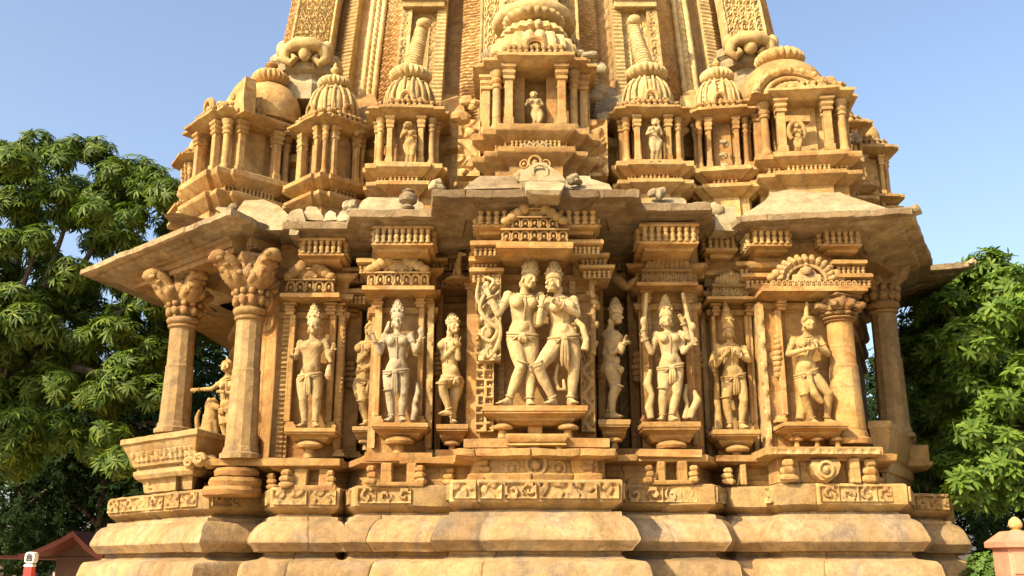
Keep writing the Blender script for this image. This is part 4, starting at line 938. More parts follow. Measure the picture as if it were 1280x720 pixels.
for i, (px, y, d, r, mt) in enumerate(((1043, 112, 11.9, .14, 'turret'), (1050, 128, 12.0, .12, 'turret'), (1040, 100, 11.9, .08, 'turret'), (1066, 175, 12.4, .12, 'grey'), (1070, 200, 12.3, .10, 'grey'), (1068, 225, 12.3, .10, 'grey'), (268, 200, 12.6, .12, 'turret'), (258, 178, 12.9, .10, 'turret'), (576, 150, 11.3, .14, 'turret'), (756, 150, 11.3, .12, 'grey'), (588, 128, 11.3, .12, 'turret'), (750, 118, 11.3, .13, 'grey'), (603, 92, 11.3, .13, 'pale'), (732, 70, 11.3, .12, 'pale'), (745, 85, 11.35, .12, 'pale'), (612, 70, 11.4, .12, 'pale'), (472, 215, 11.5, .08, 'pale'), (474, 196, 11.5, .07, 'pale'), (475, 178, 11.5, .06, 'pale'), (450, 165, 11.6, .12, 'turret'), (848, 165, 11.6, .12, 'turret'), (545, 160, 11.5, .10, 'turret'), (870, 210, 11.5, .08, 'turret'), (955, 165, 11.5, .10, 'turret'), (905, 180, 11.35, .06, 'pale'), (905, 195, 11.35, .05, 'pale'), (905, 208, 11.35, .06, 'pale'))):
    m = MB(); lump(m, px, y, d, r, seed=i+90); part(m, 'worn_carving', mt, jit=.016, ang=35)
m = MB()
for px, y in ((655, 186), (663, 184), (671, 184), (679, 184), (686, 186)): arch(m, W(px, y+4, 10.72), .085, .11)
part(m, 'gable_arch', 'pale', T_MAIN, jit=.003)
m = MB(); medal(m, 669, 203, .07, 10.68); medal(m, 655, 205, .045, 10.7); medal(m, 683, 205, .045, 10.7); part(m, 'medallion', 'turret', T_MAIN)
m = MB(); c = W(668, 40, 11.75); m.lathe((c.x, c.y, c.z), [(.30, -.02), (.50, .02), (.545, .07), (.55, .13), (.50, .19), (.3, .22)], 48); part(m, 'amalaka', 'tower', T_MAIN, ang=60)

# ------------------------------------------------------------------ tower
tower = empty('tower', (X(662, 60, 12), 3.5, 6.3), temple)
AX = X(662, 60, 12.0); ZT0, ZT1 = 6.25, 10.6
def tpt(x, y, z):                                # the tower draws in as it rises
    k = 1-.022*(z-7.6)-.002*(z-7.6)**2
    return Vector((AX+(x-AX)*k, 5.0+(y-5.0)*k, z))
def strip(pxl, pxr, dl, dr, pat, depth=.03, mat='tower', res=.014, z0=ZT0, ph=0., name='rib'):
    a, b = W(pxl, 60, dl), W(pxr, 60, dr); ax, ay, bx, by = a.x, a.y, b.x, b.y
    L = math.hypot(bx-ax, by-ay); nu, nv = max(5, int(L/res)), int((ZT1-z0)/res)
    xx, yy = np.meshgrid(np.linspace(0, L, nu), np.linspace(0, ZT1-z0, nv)); e = np.minimum(xx, L-xx)
    if pat == 'lattice':                          # rows of small horseshoe arches
        c = .11; jx = np.abs(((xx-L/2)/c+.5) % 1-.5); fy = (yy/c*.9) % 1
        rr = np.hypot(jx*1.3, fy-.45); h = sstep(np.sin(rr*17+np.floor(yy/c*.9)), -.2, .5)*.8+.3*r_foliage(xx, yy, .2, ph)
        h = np.maximum(h*(e > .05), sstep(e, .045, .05)*0+(e < .035)*.9)
    elif pat == 'ridges': h = .5+.5*np.sin(yy*125+.8*np.sin(xx*30+ph)+.6*np.sin(yy*9)); h = h*(.6+.4*np.sin(xx/L*math.pi)**.5)
    elif pat == 'fine': h = sstep(np.sin(yy*105+np.sin(yy*7)), -.3, .6)*.7
    elif pat == 'diag': h = .5+.5*np.sin((yy*1.0+xx*1.6)*62+ph)
    elif pat == 'flute': h = np.abs(np.sin(xx/L*math.pi*3.0))*.9+.15*np.sin(yy*70)*(np.sin(xx/L*math.pi*3) < .3)
    elif pat == 'twin':                           # border strips of small carving around a plain panel
        q = np.abs(xx-L/2)/(L/2); h = r_foliage(xx, yy, .13, ph)*(q > .50)*(q < .86)+(q >= .86)*.8+(q < .50)*.25+((q > .44)*(q < .5))*.9
    else: h = .15+.08*np.sin(yy*6+ph)+.5*r_foliage(xx, yy, .3, ph)*(np.abs(xx-L/2) < L*.28)
    h = h+.12*np.sin(yy*3.1+ph)*np.sin(xx*9+yy)
    nrm = Vector((by-ay, -(bx-ax), 0)).normalized()
    vs = []
    hz = h*depth; hz[:, 0] = hz[:, -1] = -.22; 
    us = np.linspace(0, 1, nu); us[1] = 1e-3; us[-2] = 1-1e-3
    for j in range(nv):
        z = z0+(ZT1-z0)*j/(nv-1)
        k = 1-.022*(z-7.6)-.002*(z-7.6)**2
        X_ = AX+(ax+(bx-ax)*us+nrm.x*hz[j]-AX)*k; Y_ = 5.0+(ay+(by-ay)*us+nrm.y*hz[j]-5.0)*k
        vs.append(np.stack([X_, Y_, np.full(nu, z)], 1))
    i = np.arange(nv*nu).reshape(nv, nu); q = np.stack([i[:-1, :-1], i[:-1, 1:], i[1:, 1:], i[1:, :-1]], -1).reshape(-1, 4)
    m = MB(); m.add(np.concatenate(vs), q.tolist()); return part(m, name, mat, tower, jit=.003, ang=70)
ST = [(625, 700, 11.75, 11.75, 'twin', .04, 'tower'), (598, 626, 12.0, 12.0, 'lattice', .03, 'tower'), (575, 599, 12.3, 12.2, 'ridges', .035, 'rust'), (552, 576, 12.45, 12.45, 'plain', .03, 'rust'),
      (541, 553, 12.1, 12.1, 'fine', .025, 'tower'), (507, 542, 12.2, 12.2, 'twin', .025, 'tower'), (494, 508, 12.1, 12.1, 'lattice', .03, 'tower'), (470, 495, 12.75, 12.35, 'ridges', .035, 'rust'), (450, 471, 12.65, 12.65, 'flute', .05, 'tower'), (432, 451, 13.05, 12.95, 'diag', .04, 'rust'),
      (420, 433, 12.85, 12.8, 'fine', .03, 'tower'), (404, 421, 13.1, 13.0, 'ridges', .035, 'rust'), (352, 405, 12.75, 12.7, 'lattice', .045, 'tower'), (340, 353, 13.4, 12.85, 'ridges', .035, 'rust')]
for i, (a, b, da, db, pat, dp, mt) in enumerate(ST):
    strip(a, b, da, db, pat, dp, mt, ph=i*1.3)
    if i: strip(1324-b, 1324-a, db, da, pat, dp, mt, ph=i*1.3+.7)
m = MB()                                          # solid core of the tower
Pc = [(X(350, 60, 13.3), 3.3), (X(500, 60, 12.75), 2.75), (X(824, 60, 12.75), 2.75), (X(974, 60, 13.3), 3.3), (3.2, 7.4), (-2.9, 7.4)]
m.loft([[tpt(x, y, z) for x, y in Pc] for z in np.linspace(5.8, ZT1+.1, 8)]); part(m, 'tower_core', 'rust', tower, jit=.01)
m = MB(); c = tpt(AX, 5.0, ZT1); amalaka(m, (c.x, c.y, ZT1), 1.9, .7, 120, 44); finial(m, (c.x, c.y, ZT1+.68), .5, 1.6); part(m, 'tower_crown', 'tower', tower, ang=60)
# frames and lintels on the flat panels
for x0, x1 in ((503, 556), (768, 821)):
    m = MB(); m.pbox(x0, x1, 8, -2, 12.12, .3); m.pbox(x0-2, x1+2, -2, -6, 12.08, .3); part(m, 'panel_lintel', 'tower', tower)
# octagonal seats with curling beasts under the corner ribs
for cx, sgn, dy in ((381, 1, 0), (938, -1, -8)):
    m = MB(); d = 12.45; c = W(cx, 130+dy, d); s = S(100, d)
    rows = [(140, 40), (120, 40), (112, 34), (108, 34), (104, 42), (96, 43), (92, 40), (88, 45), (80, 46), (76, 38)]
    m.lathe((c.x, c.y, 0), [(r*s, Z(y+dy, d)) for y, r in rows], 8, rot=math.pi/8); part(m, 'rib_seat', 'pale', tower, jit=.008, ang=25)
    m = MB()
    for ox in (-1, 1):
        q = [(cx+ox*o, y+dy) for o, y in ((6, 62), (16, 58), (24, 64), (26, 74), (18, 79), (12, 73), (16, 68))]
        m.tube([W(x, y, d-.50) for x, y in q], [.06, .08, .085, .075, .06, .05, .03], 9); m.ell(W(cx+ox*28, 62+dy, d-.35), (.08, .1, .12))
    m.ell(W(cx, 66+dy, d-.55), (.09, .09, .12)); m.tube([W(cx-26, 62+dy, d-.45), W(cx-10, 55+dy, d-.6), W(cx+10, 55+dy, d-.6), W(cx+28, 62+dy, d-.45)], [.06, .09, .09, .06], 9)
    part(m, 'curling_beast', 'tower', tower, jit=.008, ang=50)
# weathered slabs bridging turrets and tower
for i, (x0, x1, y0, y1, d, mt) in enumerate(((430, 470, 160, 118, 12.1, 'turret'), (855, 885, 160, 112, 12.1, 'turret'), (540, 575, 150, 118, 12.0, 'turret'), (750, 778, 150, 110, 12.0, 'grey'), (345, 375, 160, 120, 12.5, 'pale'), (925, 955, 150, 110, 12.4, 'pale'))):
    m = MB(); m.ploft([(y0+30, x0-8, x1+8, d-.15, d+.9), (y0, x0-8, x1+8, d-.15, d+.9), (y1+10, x0-4, x1+2, d+.05, d+.9), (y1, x0+6, x1-4, d+.3, d+.9)]); part(m, 'roof_slab', mt, jit=.03, ang=30)
# ------------------------------------------------------------------ carved figures
def remesh(m, name, mat, parent, voxel, keep=(), it=6):
    """voxel union of the limbs, then smoothing that spares faces and hands"""
    me = bpy.data.meshes.new('tmp'); me.from_pydata(np.concatenate(m.v).tolist(), [], m.f); me.update()
    o = bpy.data.objects.new('tmp', me); COL.objects.link(o)
    r = o.modifiers.new('r', 'REMESH'); r.mode = 'VOXEL'; r.voxel_size = voxel
    dg = bpy.context.evaluated_depsgraph_get(); ev = o.evaluated_get(dg)
    nm = bpy.data.meshes.new_from_object(ev); bpy.data.objects.remove(o); bpy.data.meshes.remove(me)
    n = len(nm.vertices); co = np.empty(n*3); nm.vertices.foreach_get('co', co); co = co.reshape(-1, 3)
    e = np.empty(len(nm.edges)*2, np.int32); nm.edges.foreach_get('vertices', e); e = e.reshape(-1, 2)
    deg = np.bincount(e.ravel(), minlength=n)[:, None]
    wt_ = np.full((n, 1), .55)
    for c, rr, k in keep:
        ds = np.linalg.norm(co-np.array(c), axis=1)[:, None]; wt_ = np.where(ds < rr, k, wt_)
    for _ in range(it):
        av = np.stack([np.bincount(e[:, 0], co[e[:, 1], j], n)+np.bincount(e[:, 1], co[e[:, 0], j], n) for j in range(3)], 1)/deg
        co = co+(av-co)*wt_
    co = wob(co, .0022, 1.7) - np.array(parent_loc(parent)); nm.vertices.foreach_set('co', co.ravel()); nm.update()
    nm.shade_smooth(); nm.name = name; nm.materials.clear(); nm.materials.append(M[mat])
    f = bpy.data.objects.new(name, nm); COL.objects.link(f); f.parent = parent
    return f

def figure(label, d, J, u, female=True, mat='statue', yaw=0, pitch=0, group='carved figures on the temple wall', arms=None, toes=None, belt=True, cloth=True, prof=0, voxel=.0068, crown='cone', detail=True, extra=None, hipw=.115, bust=1.0, jewel=True, back=None, loin=1.0):
    """J: joints by image pixel (x, y[, metres out from the slab]); u: stature in metres"""
    def p(k):
        q = J[k] if isinstance(k, str) else k
        return W(q[0], q[1], d-(q[2] if len(q) > 2 else 0))
    pelv, waist, chest, neck, chin, head, top = [p(k) for k in ('pelv', 'waist', 'chest', 'neck', 'chin', 'head', 'top')]
    sl, sr = p('sl'), p('sr'); al, ar = p('al'), p('ar')
    base = (al+ar)/2; base.z = min(al.z, ar.z)-.045*u
    root = tag(empty('statue', base), label, 'statue', group)
    m = MB()
    pr = R(prof)                                           # body turned about the vertical
    side_h = Vector((math.cos(pr), math.sin(pr), 0)); fwd = Vector((math.sin(pr), -math.cos(pr), 0))
    sd = (sr-sl); sd = sd.normalized() if sd.length > .06*u else side_h
    hd = side_h.copy()
    if 'hipl' in J: hd = (p('hipr')-p('hipl')).normalized()
    # trunk
    cr = pelv-Vector((0, 0, .055*u)); sp = (sl+sr)/2
    w_ = 1 if female else .94
    rings = [(cr, hd, .070, .062), (pelv+(cr-pelv)*.35, hd, hipw*.93*w_, .080), (pelv, hd, hipw*w_, .082), (pelv.lerp(waist, .45), hd, hipw*.90*w_, .074), (pelv.lerp(waist, .8), hd, .088, .064), (waist, (hd+sd)/2, .078 if female else .088, .058), (waist.lerp(chest, .45), sd, .090, .064), (chest, sd, .108 if female else .118, .076), (chest.lerp(sp, .6), sd, .132 if female else .145, .068), (sp+(neck-sp)*.22, sd, .112, .050), (neck, sd, .038, .036)]
    L = []
    for c, a, hw, hdp in rings:
        a = a.normalized(); up = Vector((0, 0, 1)); b = a.cross(up).normalized()
        L.append([c+a*(hw*u*math.cos(t))+b*(hdp*u*math.sin(t)) for t in np.linspace(0, 2*math.pi, 17)[:-1]])
    m.loft(L)
    m.ell(pelv.lerp(waist, .5)+fwd*.05*u, (.055*u, .04*u, .055*u))                       # belly
    if prof or female:
        for q in (-1, 1): m.ell(pelv+hd*(q*.048*u)-fwd*.045*u-Vector((0, 0, .02*u)), (.062*u, .06*u, .07*u))
    sf = (-sd.cross(Vector((0, 0, 1)))).normalized(); sf = sf if sf.dot(fwd) > 0 else -sf
    if female:
        for q in (-1, 1): m.ell(chest+sd*(q*.056*u)+sf*.060*u+Vector((0, 0, .004*u)), (.047*u*bust,)*3, n=14, m=10)
    else:
        for q in (-1, 1): m.ell(chest+sd*(q*.052*u)+sf*.050*u+Vector((0, 0, .012*u)), (.055*u, .03*u, .040*u))
    m.cap(neck-Vector((0, 0, .02*u)), neck.lerp(head, .5), .037*u, .033*u)
    # head
    hu = (top-chin).normalized(); ya = R(yaw)
    f = Vector((math.sin(ya), -math.cos(ya), 0)); f = (f-hu*f.dot(hu)).normalized(); f = (f*math.cos(R(pitch))+hu*math.sin(R(pitch))).normalized()
    hu = (hu-f*f.dot(hu)).normalized(); hs = hu.cross(f); A = Matrix((hs, -f, hu)).transposed()
    ub = u; u = u*1.14; hc = chin+hu*.060*u
    def H(x, y, z): return hc+hs*(x*u)+f*(y*u)+hu*(z*u)
    m.ell(hc+hu*.012*u-f*.004*u, (.050*u, .056*u, .056*u), A, 14, 10)
    m.ell(H(0, .012, -.024), (.037*u, .040*u, .040*u), A, 12, 8)                         # jaw
    m.ell(H(0, .040, -.052), (.016*u, .013*u, .013*u), A)                                # chin
    m.cap(H(0, .053, .014), H(0, .069, -.013), .0065*u, .0095*u, 8)                      # nose
    for q in (-1, 1):
        m.ell(H(q*.009, .054, -.016), (.006*u, .006*u, .005*u), A)
        m.cap(H(q*.008, .052, .018), H(q*.034, .041, .016), .0065*u, .005*u, 7)         # brow
        m.ell(H(q*.020, .046, .004), (.0135*u, .0085*u, .0065*u), A)                      # eye
        m.ell(H(q*.026, .036, -.020), (.016*u, .013*u, .016*u), A)                       # cheek
        m.ell(H(q*.050, -.004, -.004), (.008*u, .016*u, .024*u), A)                      # ear
        m.ell(H(q*.052, -.002, -.034), (.010*u, .011*u, .015*u), A)                      # ear ring
    m.ell(H(0, .050, -.029), (.015*u, .008*u, .005*u), A); m.ell(H(0, .048, -.039), (.012*u, .008*u, .0045*u), A)
    uh = u; u = ub
    # arms
    def hand(h, e, dirn=None, size=1., curl=.35, sgn=1):
        t = (h-e).normalized() if dirn is None else Vector(dirn).normalized(); k = u*size
        nrm = (fwd-t*fwd.dot(t)); nrm = nrm.normalized() if nrm.length > .1 else Vector((0, 0, 1)); s_ = t.cross(nrm)
        B = Matrix((s_, nrm, t)).transposed(); m.ell(h+t*.018*k, (.023*k, .014*k, .032*k), B)
        for i in range(4):
            o = (i-1.5)*.0115*k; ln = (.040, .046, .043, .034)[i]*k
            a = h+t*.038*k+s_*o; b = a+t*ln*.55+s_*(o*.12)+nrm*ln*.12*curl; c = b+t*ln*.45*(1-curl*.4)+nrm*ln*.5*curl
            m.cap(a, b, .0072*k, .0066*k, 7); m.cap(b, c, .0066*k, .0055*k, 7)
        a = h+t*.010*k+s_*(.022*k*sgn); b = a+t*.020*k+s_*(.016*k*sgn)+nrm*.008*k; m.cap(a, b, .0085*k, .0075*k, 7); m.cap(b, b+t*.018*k+s_*.004*k*sgn+nrm*.006*k, .0075*k, .006*k, 7)
    keep = []
    AR = [('sl', 'el', 'hl', -1), ('sr', 'er', 'hr', 1)] + (arms or [])
    bands = []
    for a, b, c, sg in AR:
        S_, E, Hn = p(a), p(b), p(c)
        m.ell(S_, (.044*u, .042*u, .044*u)); m.cap(S_, E, .039*u, .029*u); m.cap(E, E.lerp(Hn, .35), .029*u, .031*u); m.cap(E.lerp(Hn, .35), Hn, .031*u, .019*u)
        hand(Hn, E, sgn=sg); keep.append((Hn+(Hn-E).normalized()*.05*u, .065*u, .12)); bands += [(S_.lerp(E, .45), E-S_, .035), (E.lerp(Hn, .86), Hn-E, .0255)]
    # legs
    floor = base.z
    for q, kk, aa, tt in ((-1, 'kl', 'al', 0), (1, 'kr', 'ar', 1)):
        hp = pelv+hd*(q*.058*u)-Vector((0, 0, .035*u)); K, A_ = p(kk), p(aa)
        m.cap(hp, hp.lerp(K, .5), .072*u, .064*u, 12); m.cap(hp.lerp(K, .5), K, .064*u, .044*u, 12)
        m.ell(K+fwd*.012*u, (.037*u, .036*u, .04*u)); mid = K.lerp(A_, .32)-fwd*.014*u
        m.cap(K, mid, .042*u, .046*u, 12); m.cap(mid, A_, .046*u, .0265*u, 12)
        td = (toes[tt] if toes else (q*.35, .9, 0)); t = Vector((td[0], -td[1], td[2] if len(td) > 2 else 0)).normalized(); s_ = Vector((-t.y, t.x, 0)).normalized()
        if abs(t.z) < .3:
            hl = A_-t*.012*u; hl.z = A_.z-.028*u; bl = A_+t*.078*u; bl.z = A_.z-.034*u
        else: hl = A_-t*.02*u; bl = A_+t*.08*u
        m.cap(A_, hl, .028*u, .026*u); m.cap(A_, bl, .026*u, .020*u); m.cap(hl, bl, .024*u, .024*u)
        for i in range(5):
            o = (i-2)*.0115*u; m.cap(bl+s_*o, bl+t*(.038-.004*abs(i-1.6))*u+s_*o*1.15, .0085*u, .007*u, 7)
        bands.append((A_+(K-A_)*.10, K-A_, .032)); bands.append((K.lerp(A_, -.16), K-A_, .052)) if female and q == -1 else None
    if extra: extra(m, p, u)
    keep += [(hc+f*.03*u-hu*.01*u, .075*u, .10)]
    body = remesh(m, 'body', mat, root, voxel, keep)
    # headdress
    u = uh
    m = MB(); ax = (top-hc); HL = ax.length; t = ax.normalized()
    def cl(m, f0, r, ry=1.0): return (hc+ax*f0, r*u)
    hb = .26*.06/.06*u*.2
    if crown == 'cone':
        prof_ = [(.028/HL*u, .0545), (.045/HL*u, .060), (.060/HL*u, .0595), (.070/HL*u, .053)]
        fs = np.linspace(.42, .98, 9)
        if HL < .13*u: fs = np.linspace(.55, .98, 6)
        for i, f0 in enumerate(fs):
            r = .058*(1-max(0, f0-.42)*1.42)+(.005 if i % 2 else 0); prof_.append((f0, max(r, .010)))
        pts = [hc+ax*a for a, _ in prof_]; m.tube(pts, [b*u for _, b in prof_], 14)
        for row, f0 in enumerate(np.linspace(.40, .82, 4)):
            for k in range(9):
                a = 2*math.pi*(k+row*.5)/9; r = .057*(1-max(0, f0-.42)*1.38)*u
                m.ell(hc+ax*f0+(hs*math.cos(a)+f*math.sin(a))*r, (.012*u,)*3, n=7, m=5)
    else:                                                                               # bun and rolled hair
        m.ell(hc+hu*.030*u-f*.014*u, (.056*u, .058*u, .045*u), A)
        m.ell(hc+hu*.062*u-f*.03*u, (.040*u, .040*u, .034*u), A); m.cap(hc+hu*.08*u-f*.02*u, top, .024*u, .014*u)
        for k in range(9):
            a = math.pi*(k/8); m.ell(hc+hs*(.053*u*math.cos(a))+hu*(.020*u+.03*u*math.sin(a))+f*(.026*u*math.sin(a)+.01*u), (.015*u,)*3, n=7, m=5)
    m.ell(H(0, -.045, -.028), (.036*u, .03*u, .036*u), A)                                # hair knot on the neck
    m.build('headdress', M[mat], root, jit=.004, ang=60)
    u = ub
    if jewel:
        for k, (rx, dz) in enumerate(((.058, -.01), (.080, -.035))):
            m = MB()
            q = []
            for t_ in np.linspace(-.15*math.pi, 1.15*math.pi, 15):
                v = sp.lerp(neck, .45)+sd*(rx*u*math.cos(t_))+sf*((.050+.014*k)*u*max(0, math.sin(t_)))+Vector((0, 0, (dz*1.3-.005)*u*max(0, math.sin(t_))+.012*u)); q.append(v)
            m.tube(q, .0065*u, 6); m.build('necklace', M[mat], root, jit=.002, ang=60)
        for c, ax_, r in bands:
            ax_ = ax_.normalized(); a = ax_.orthogonal().normalized(); b = ax_.cross(a)
            m = MB(); m.tube([c+(a*math.cos(k)+b*math.sin(k))*r*u for k in np.linspace(0, 2*math.pi, 15)], .0075*u, 6); m.build('bangle', M[mat], root, jit=.002, ang=60)
        if female:
            c0 = chest+sf*.108*u; m = MB(); m.tube([sp+sf*.05*u, chest+sf*.09*u+Vector((0, 0, .02*u)), c0-Vector((0, 0, .03*u))-sf*.02*u, waist.lerp(chest, .4)+sf*.07*u, waist+sf*.064*u], .006*u, 6); m.build('pendant_chain', M[mat], root, jit=.002, ang=60)
    if cloth:
        m = MB(); c = pelv.lerp(waist, .12)
        for k, (dz, r) in enumerate(((.0, .012), (-.022, .010))):
            m.tube([c+hd*((hipw*w_+.004)*u*math.cos(t_))+hd.cross(Vector((0, 0, 1)))*(-.090*u*math.sin(t_))+Vector((0, 0, dz*u-.018*u*abs(math.sin(t_)))) for t_ in np.linspace(0, 2*math.pi, 25)], r*u, 7)
        k0 = pelv+fwd*.096*u-Vector((0, 0, .02*u)); m.ell(k0, (.030*u, .018*u, .022*u))
        ln = .20*loin
        for o in (-.018, .004, .022):
            m.tube([k0+hd*o*.5*u, k0+hd*o*u+fwd*.004*u-Vector((0, 0, ln*.4*u)), k0+hd*o*1.1*u-fwd*.012*u-Vector((0, 0, ln*.8*u)), k0+hd*o*1.0*u-fwd*.03*u-Vector((0, 0, ln*u))], [.012*u, .017*u, .017*u, .010*u], 7)
        for sg in (-1, 1):
            m.tube([k0+hd*(sg*.03*u), k0+hd*(sg*.075*u)-fwd*.02*u+Vector((0, 0, -.03*u)), k0+hd*(sg*.105*u)-fwd*.06*u+Vector((0, 0, -.05*u))], [.008*u, .007*u, .005*u], 6)
        m.build('loincloth', M[mat], root, jit=.003, ang=60)
    return root

def pole(m, q, d, r): m.tube([W(x, y, d-o) for x, y, o in q], r, 9)

# couple in the middle niche
figure('taller left figure of the pale embracing stone couple in the central niche', 10.12,
  dict(top=(666, 318), head=(658, 346, .06), chin=(658, 360, .09), neck=(655, 367, .02), sl=(635, 370, .03), sr=(673, 371, -.04), chest=(653.5, 382, .02), waist=(653, 402, .02), pelv=(653, 420, .0), hipl=(640, 419), hipr=(667, 421),
       el=(623, 393, .10), hl=(611, 368, .13), er=(681, 392, .0), hr=(678, 376, .10), kl=(651, 459, .08), al=(636, 500, .02), kr=(665, 460, .02), ar=(662, 502, .04)),
  1.34, True, yaw=38, pitch=-12, toes=((-.75, .65), (.15, .95)), hipw=.116, loin=.22, group='embracing couple of the central niche')
figure('right figure of the embracing couple, stone woman with a knotted hip sash', 10.08,
  dict(top=(693, 325), head=(692, 350, .06), chin=(692, 365, .10), neck=(699, 370, .03), sl=(686, 377, .06), sr=(717, 376, .0), chest=(701, 386, .04), waist=(701, 405, .02), pelv=(705, 423, .02), hipl=(692, 424), hipr=(718, 421),
       el=(674, 404, .14), hl=(677, 380, .16), er=(722, 393, .08), hr=(699, 380, .20), kl=(673, 460, .16), al=(692, 500, .06), kr=(718, 462, .02), ar=(713, 500, .0)),
  1.30, True, yaw=-48, pitch=-4, toes=((-.5, .8), (.3, .9)), hipw=.118, bust=1.08, loin=1.05, group='embracing couple of the central niche',
  extra=lambda m, p, u: (m.tube([W(719, 400, 10.0), W(728, 408, 10.0), W(733, 425, 9.98), W(731, 438, 9.98)], [.03, .035, .035, .045], 9), m.tube([W(697, 455, 10.06), W(694, 474, 10.04), W(698, 487, 10.04), W(706, 487, 10.05), W(704, 474, 10.06)], [.02, .022, .026, .026, .018], 8)))
# five figures on their own pedestals
figure('crowned stone man with a flask in his lowered hand, standing nearest the left porch', 10.98,
  dict(top=(393, 379), head=(392, 407, .05), chin=(392.5, 418, .07), neck=(391, 424, .02), sl=(376, 430), sr=(406, 427), chest=(390.5, 435, .02), waist=(389.6, 453, .02), pelv=(387, 470), hipl=(376, 471), hipr=(399, 468),
       el=(370, 447, .04), hl=(365, 446, .14), er=(411, 447, .06), hr=(415, 437, .12), kl=(379, 499, .05), al=(381, 529, .02), kr=(396, 498, .05), ar=(394, 529, .03)),
  1.14, False, 'statue', hipw=.112, yaw=-4, loin=.9, extra=lambda m, p, u: (m.tube([W(412, 456, 10.86), W(411, 462, 10.84), W(411, 470, 10.84), W(411, 475, 10.85)], [.025, .035, .045, .02], 10), m.cap(W(408, 432, 10.98), W(413, 452, 10.88), .035, .025)))
figure('grey weathered stone woman with both hands raised to her shoulders, under the left middle canopy', 10.76,
  dict(top=(497.5, 373), head=(497, 400, .05), chin=(497.5, 411, .07), neck=(497, 417, .02), sl=(481, 421), sr=(512.5, 420), chest=(497, 429, .02), waist=(497, 449, .02), pelv=(495, 465), hipl=(484, 466), hipr=(507, 464),
       el=(475, 441, .06), hl=(468, 424, .12), er=(520, 439, .06), hr=(525, 424, .12), kl=(487, 492, .06), al=(490, 522, .02), kr=(504, 492, .04), ar=(502, 522, .02)),
  1.12, True, 'statue_grey', hipw=.118, loin=1.1, extra=lambda m, p, u: (m.ell(W(526.5, 414, 10.64), (.04, .04, .05)), m.tube([W(521, 478, 10.82), W(522, 492, 10.8), W(517, 503, 10.78), W(519, 514, 10.76), W(516, 526, 10.76)], [.015, .035, .025, .04, .03], 9), m.ell(W(520, 500, 10.76), (.03, .03, .04)), m.tube([W(487, 402, 10.8), W(484, 412, 10.74), W(481, 416, 10.74)], [.02, .03, .02], 8)))
figure('pale stone goddess with raised staffs, standing right of the couple under a ribbed crest', 10.58,
  dict(top=(831.5, 368), head=(833.5, 396, .05), chin=(833, 409, .07), neck=(834.5, 414, .02), sl=(820, 419), sr=(850, 418), chest=(836, 425, .02), waist=(837, 443, .02), pelv=(838, 459), hipl=(827, 461), hipr=(850, 457),
       el=(814, 441, .06), hl=(806, 421, .12), er=(854, 440, .06), hr=(864, 430, .12), er2=(862, 423, .03), hr2=(853, 402, .08), kl=(829, 490, .06), al=(828, 521, .02), kr=(846, 492, .05), ar=(839, 521, .05)),
  1.11, True, hipw=.122, yaw=4, loin=.75, arms=[('sr', 'er2', 'hr2', 1)], extra=lambda m, p, u: (pole(m, [(803, 428, .08), (806, 400, .1), (808, 366, .06)], 10.56, .024), pole(m, [(868, 432, .1), (862, 405, .1), (853, 366, .06)], 10.56, .024), m.ell(W(866, 408, 10.44), (.035, .035, .05)), m.ell(W(804, 402, 10.46), (.035, .03, .06)),
      m.tube([W(868, 488, 10.62), W(872, 500, 10.58), W(866, 512, 10.56), W(863, 523, 10.56)], [.02, .045, .04, .03], 9), m.tube([W(813, 462, 10.66), W(809, 480, 10.62), W(815, 494, 10.6), W(811, 510, 10.6), W(814, 524, 10.58)], [.02, .05, .035, .05, .04], 9), m.tube([W(858, 480, 10.66), W(856, 495, 10.62), W(859, 505, 10.6), W(856, 524, 10.58)], [.015, .03, .022, .035], 9)))
figure('ochre stone woman with hands at her chest, second from the right porch column', 10.88,
  dict(top=(907.5, 381), head=(911, 411, .05), chin=(911.5, 423, .07), neck=(912.5, 428, .02), sl=(897, 434), sr=(930, 436), chest=(913, 441, .02), waist=(914, 457, .02), pelv=(917, 471), hipl=(906, 473), hipr=(929, 469),
       el=(895, 457, .06), hl=(906, 443, .14), er=(936, 451, .06), hr=(923, 443, .15), kl=(908, 501, .05), al=(913, 531, .02), kr=(930, 501, .06), ar=(927, 531, .02)),
  1.05, True, 'statue_warm', hipw=.122, bust=1.1, yaw=6, loin=.9, extra=lambda m, p, u: (m.cap(W(907, 384, 10.9), W(906, 376, 10.9), .03, .026), m.tube([W(892, 440, 10.95), W(890, 455, 10.88), W(893, 466, 10.86)], [.03, .04, .02], 8), m.cap(W(896, 480, 10.95), W(898, 534, 10.92), .03, .05)))
figure('ochre stone dancing woman with arms crossed at her chest, beside a thick round column', 10.55,
  dict(top=(1008.5, 379), head=(1008.6, 401, .06), chin=(1011, 413, .09), neck=(1007.5, 418, .02), sl=(992, 426), sr=(1024, 424), chest=(1008.6, 432, .02), waist=(1005.5, 450, .02), pelv=(1008, 467, .0), hipl=(998, 470), hipr=(1020, 463),
       el=(985, 443, .06), hl=(1009, 436, .19), er=(1035, 443, .06), hr=(1016, 431, .20), kl=(1006, 496, .08), al=(1016, 525, .02), kr=(1036, 492, .08), ar=(1034, 525, .02)),
  1.07, True, 'statue_warm', hipw=.122, yaw=22, crown='hair', loin=1.0, toes=((.1, .9), (.7, .7)), extra=lambda m, p, u: (m.tube([W(1012, 474, 10.44), W(1018, 492, 10.40), W(1028, 504, 10.42)], [.03, .045, .03], 9), m.tube([W(1000, 500, 10.6), W(1002, 512, 10.56), W(1000, 525, 10.54)], [.03, .05, .05], 9), m.cap(W(998, 470, 10.6), W(1003, 522, 10.58), .03, .04)))
